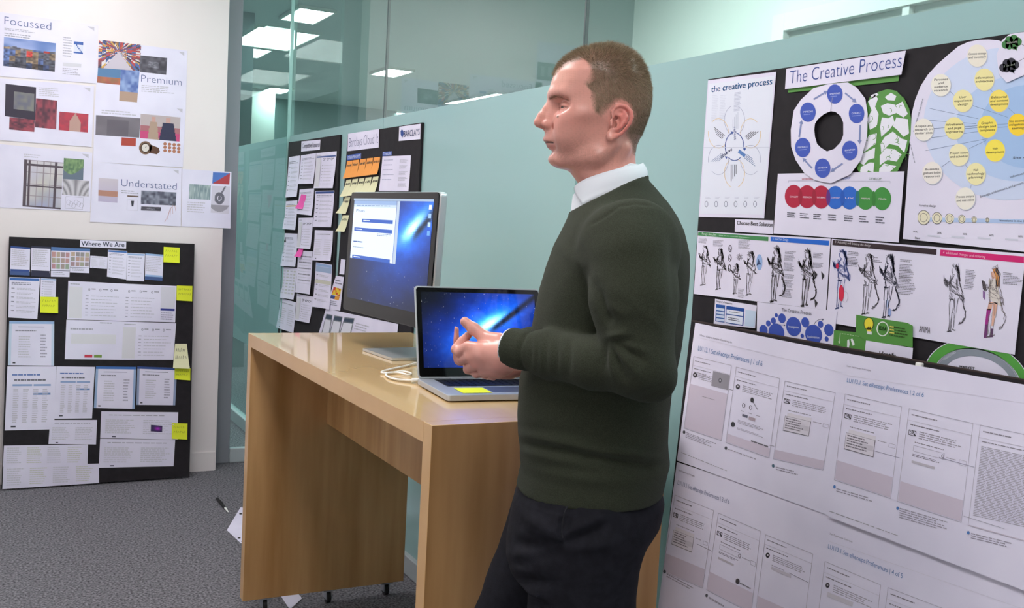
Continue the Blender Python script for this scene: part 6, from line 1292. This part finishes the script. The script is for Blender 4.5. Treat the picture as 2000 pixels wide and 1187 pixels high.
# elbow crook folds fan out from (1180, 655)
for q, am in (((1225, 650), .007), ((1238, 672), -.007), ((1262, 685), .006), ((1258, 705), -.006), ((1250, 735), .0055), ((1222, 742), -.006), ((1200, 738), .005), ((1178, 722), -.005)): pxf((1186, 660), q, .25, .28, .0070, am)
for (p, q, am) in (((1168, 560), (1185, 640), -.006), ((1140, 520), (1172, 600), -.007), ((1128, 470), (1150, 530), -.004), ((1200, 630), (1180, 610), -.006), ((1190, 600), (1240, 615), .003), ((1200, 560), (1290, 640), .003), ((1090, 480), (1150, 530), .003)): pxf(p, q, .17, .24, .010, am)
for x in (1020, 1032, 1046, 1062, 1085, 1110): pxf((x+4, 662), (x, 735), .17, .17, .006, -.0035 if x != 1032 else -.005)
for (p, q, am) in (((1014, 862), (1150, 893), -.012), ((1140, 891), (1290, 913), -.012), ((1014, 850), (1150, 876), .006), ((1140, 876), (1290, 896), .006), ((1020, 835), (1150, 850), -.004), ((1150, 880), (1290, 890), .004), ((1025, 880), (1120, 902), .004), ((1040, 905), (1180, 925), -.004), ((1180, 850), (1300, 840), -.003), ((1200, 800), (1300, 760), -.004), ((1060, 770), (1200, 790), -.003)): pxf(p, q, .15, .17, .010, am)
pxf((1305, 420), (1345, 560), .05, .03, .02, -.004); pxf((1318, 470), (1330, 640), .17, .17, .012, -.008)
# shoulder seam
for p, q in (((1150, 440), (1178, 425)), ((1178, 425), (1210, 402)), ((1210, 402), (1240, 398)), ((1240, 398), (1280, 403))): pxf(p, q, .20, .20, .0030, -.0022)
# ribbed cuff: draw the sleeve in behind it
dw = (V-WC) @ FD; rad = np.linalg.norm((V-WC)-dw[:, None]*FD, axis=1); cw = np.exp(-((dw+.046)/.0045)**2)*(rad < .046)*(V[:, 1] > .05); D_ = D_-.0035*cw; D_ = D_+.0006*np.sin(np.arctan2(V[:, 2]-WC[2], (V-WC) @ np.array([.5, .86, 0]))*46)*(dw > -.043)*(rad < .045)*(V[:, 1] > .05)
V = V+N_*D_[:, None]; V = smooth_v(V, Fq, 1, .3)
KN = noisy('dark_green_knit', (46, 49, 39), (59, 63, 51), ns=700, detail=1, rough=.95, bump=.4, bs=1100., spec=.12)
KN.node_tree.nodes['Principled BSDF'].inputs['Sheen Weight'].default_value = .05; KN.node_tree.nodes['Principled BSDF'].inputs['Sheen Roughness'].default_value = .5
sw = to_mesh('sweater', V, Fq, KN, person)
# ---- shirt collar
def collar_curve(n=40):
    """the collar turns round the neck: t=0 at the back, +-1 at the throat"""
    rows = []
    for i in range(-n, n+1):
        t_ = i/n; an = math.pi*(1-abs(t_)*.93); sg = 1 if t_ >= 0 else -1
        c, s0_ = math.cos(an), math.sin(an)
        top = np.array([.000+(.062 if c > 0 else .064)*c, sg*(.0635*s0_+.004), 0]); top[2] = np.interp(abs(t_), [0, .35, .7, 1], [1.5790, 1.568, 1.546, 1.5265])
        an = math.pi*(1-abs(t_)*.72); c, s0_ = math.cos(an), math.sin(an); bot = np.array([(.066 if c > 0 else .0765)*c, sg*(.0790*s0_+.004), 0]); bot[2] = np.interp(abs(t_), [0, .3, .6, .85, 1], [1.550, 1.5385, 1.5215, 1.5045, 1.4925])
        rows.append((top, bot))
    return rows
rows = collar_curve(); bm = bmesh.new(); gr = []
for tp, bt in rows:
    r_ = []
    for k in range(7):
        u = k/6; q = tp*(1-u)+bt*u; d = np.array([q[0], q[1], 0]); d /= np.linalg.norm(d)+1e-9; q = q+d*(.0035*math.sin(math.pi*min(1, u*1.2))); r_.append(bm.verts.new(man(q)[0]))
    gr.append(r_)
for A0, A1 in zip(gr[:-1], gr[1:]):
    for k in range(6): bm.faces.new((A0[k], A1[k], A1[k+1], A0[k+1]))
SHIRT = mat('white_cotton', (226, 230, 238), .7, spec=.2)
co = bm_obj('shirt_collar', bm, SHIRT, person, True); md = co.modifiers.new('t', 'SOLIDIFY'); md.thickness = .0022; md.offset = -1
C_ = Field((-.09, -.09, 1.44), (.09, .09, 1.60), .002)
C_.loft([(1.574, .048, -.060, .0585), (1.54, .058, -.064, .062), (1.52, .0615, -.068, .066), (1.50, .0635, -.07, .070), (1.45, .066, -.08, .075)], 0); C_.halfspace(lambda a, s, z: (z-(1.5505-.60*a)+0*s)*.86)
v_, f_ = C_.mesh(); to_mesh('shirt', smooth_v(v_, f_, 2), f_, SHIRT, person)
bmq = [(.0640, .006, 1.524), (.0600, .020, 1.520), (.0600, .020, 1.492), (.0665, .006, 1.487)]
# shirt cuff edge at the wrist
Z = Field((.10, .05, 1.18), (.20, .16, 1.28), .0012); Z.cap((.125, .126, 1.2305), (.19, .088, 1.232), .0350, .0340, 0, cuts=((WC+FD*.0035, FD), (WC-FD*.012, -FD)))
v_, f_ = Z.mesh(); to_mesh('shirt_cuff', smooth_v(v_, f_, 1), f_, SHIRT, person)
# ---- trousers
T_ = Field((-.19, -.24, .05), (.34, .24, 1.03), .004)
T_.loft([(1.02, .118, -.128, .155), (.978, .126, -.134, .164), (.960, .1335, -.139, .172), (.94, .1405, -.1455, .181), (.90, .146, -.139, .184), (.87, .150, -.122, .184), (.835, .150, -.098, .182), (.80, .140, -.085, .175)], 0, nf=2.4)
T_.chain([(-.000, .092, .90), (.000, .098, .74), (.004, .10, .50), (-.030, .105, .12)], [.104, .095, .075, .062], .02)
T_.chain([(.045, -.085, .90), (.105, -.092, .72), (.205, -.10, .49), (.185, -.105, .12)], [.103, .088, .073, .060], .02)
T_.halfspace(lambda a, s, z: .065-z+0*a+0*s)
V, Fq = T_.mesh(); V = smooth_v(V, Fq, 3, .5); N_ = normals_v(V, Fq); D_ = .0016*NV(V, 22, 3)+.0008*NV(V, 60, 4); PX = projv(V); FAC = np.clip(N_[:, 1]*1.5, 0, 1)*(V[:, 1] > .02)
for p, q, am in (((1010, 955), (1060, 960), -.003), ((1030, 1010), (1085, 1045), .005), ((1000, 1060), (1080, 1070), -.005), ((985, 1100), (1090, 1085), -.005), ((965, 1130), (1080, 1140), -.006), ((955, 1165), (1060, 1160), .005), ((1105, 1045), (1190, 1000), .006), ((1110, 1060), (1180, 1030), -.005), ((1110, 1070), (1200, 1060), .004), ((1130, 975), (1190, 985), -.003), ((1000, 1085), (1060, 1095), .005)): pxf(p, q, .16, .17, .011, am*1.5)
for p, q in (((1150, 940), (1130, 968)), ((1130, 968), (1110, 1000)), ((1110, 1000), (1104, 1040))): pxf(p, q, 0, 0, .007, -.006)
# slanting pocket edge: the front panel stands proud of the back one
pc_ = np.array([mpx(x, y, .17)[[0, 2]] for x, y in ((1146, 930), (1140, 945), (1122, 965), (1105, 990), (1096, 1015), (1095, 1035), (1101, 1048))])
edge = np.interp(V[:, 2], pc_[::-1, 1], pc_[::-1, 0]); inz = (V[:, 2] < .953) & (V[:, 2] > pc_[-1, 1]) & (V[:, 1] > .05); dd_ = V[:, 0]-edge
D_ = D_+np.where(inz, .0065*np.where(dd_ > 0, np.exp(-dd_/.03), 0)-.003*np.exp(-(np.minimum(dd_, 0)/.008)**2)*(dd_ < 0), 0)
V = V+N_*D_[:, None]
to_mesh('trousers', V, Fq, noisy('dark_navy_cloth', (24, 24, 30), (31, 31, 38), ns=60, detail=3, rough=.85, bump=.15, bs=700, spec=.15), person)
PV = projv(V); seam = []
for x, y in ((1146, 932), (1141, 945), (1122, 966), (1106, 990), (1097, 1014), (1095, 1034), (1101, 1049)):
    m_ = np.where(V[:, 1] > .05, ((PV-np.array([x, y]))**2).sum(1), 1e9).argmin(); seam.append(tuple(man(V[m_]+N_[m_]*.0006)[0]))
tube('pocket_edge', seam, .0017, mat('dark_navy_piping', (27, 27, 34), .9), person)
for q in (NL[2], FL[2]):
    Z = Field((q[0]-.09, q[1]-.07, 0), (q[0]+.23, q[1]+.07, .13), .004)
    Z.cap((q[0]-.03, q[1], .045), (q[0]+.02, q[1], .06), .046, .046, .02); Z.cap((q[0]+.02, q[1], .05), (q[0]+.15, q[1], .036), .044, .032, .03); Z.halfspace(lambda a, s, z: .004-z+0*a+0*s)
    v_, f_ = Z.mesh(); to_mesh('shoe', smooth_v(v_, f_, 2), f_, M['black'], person)
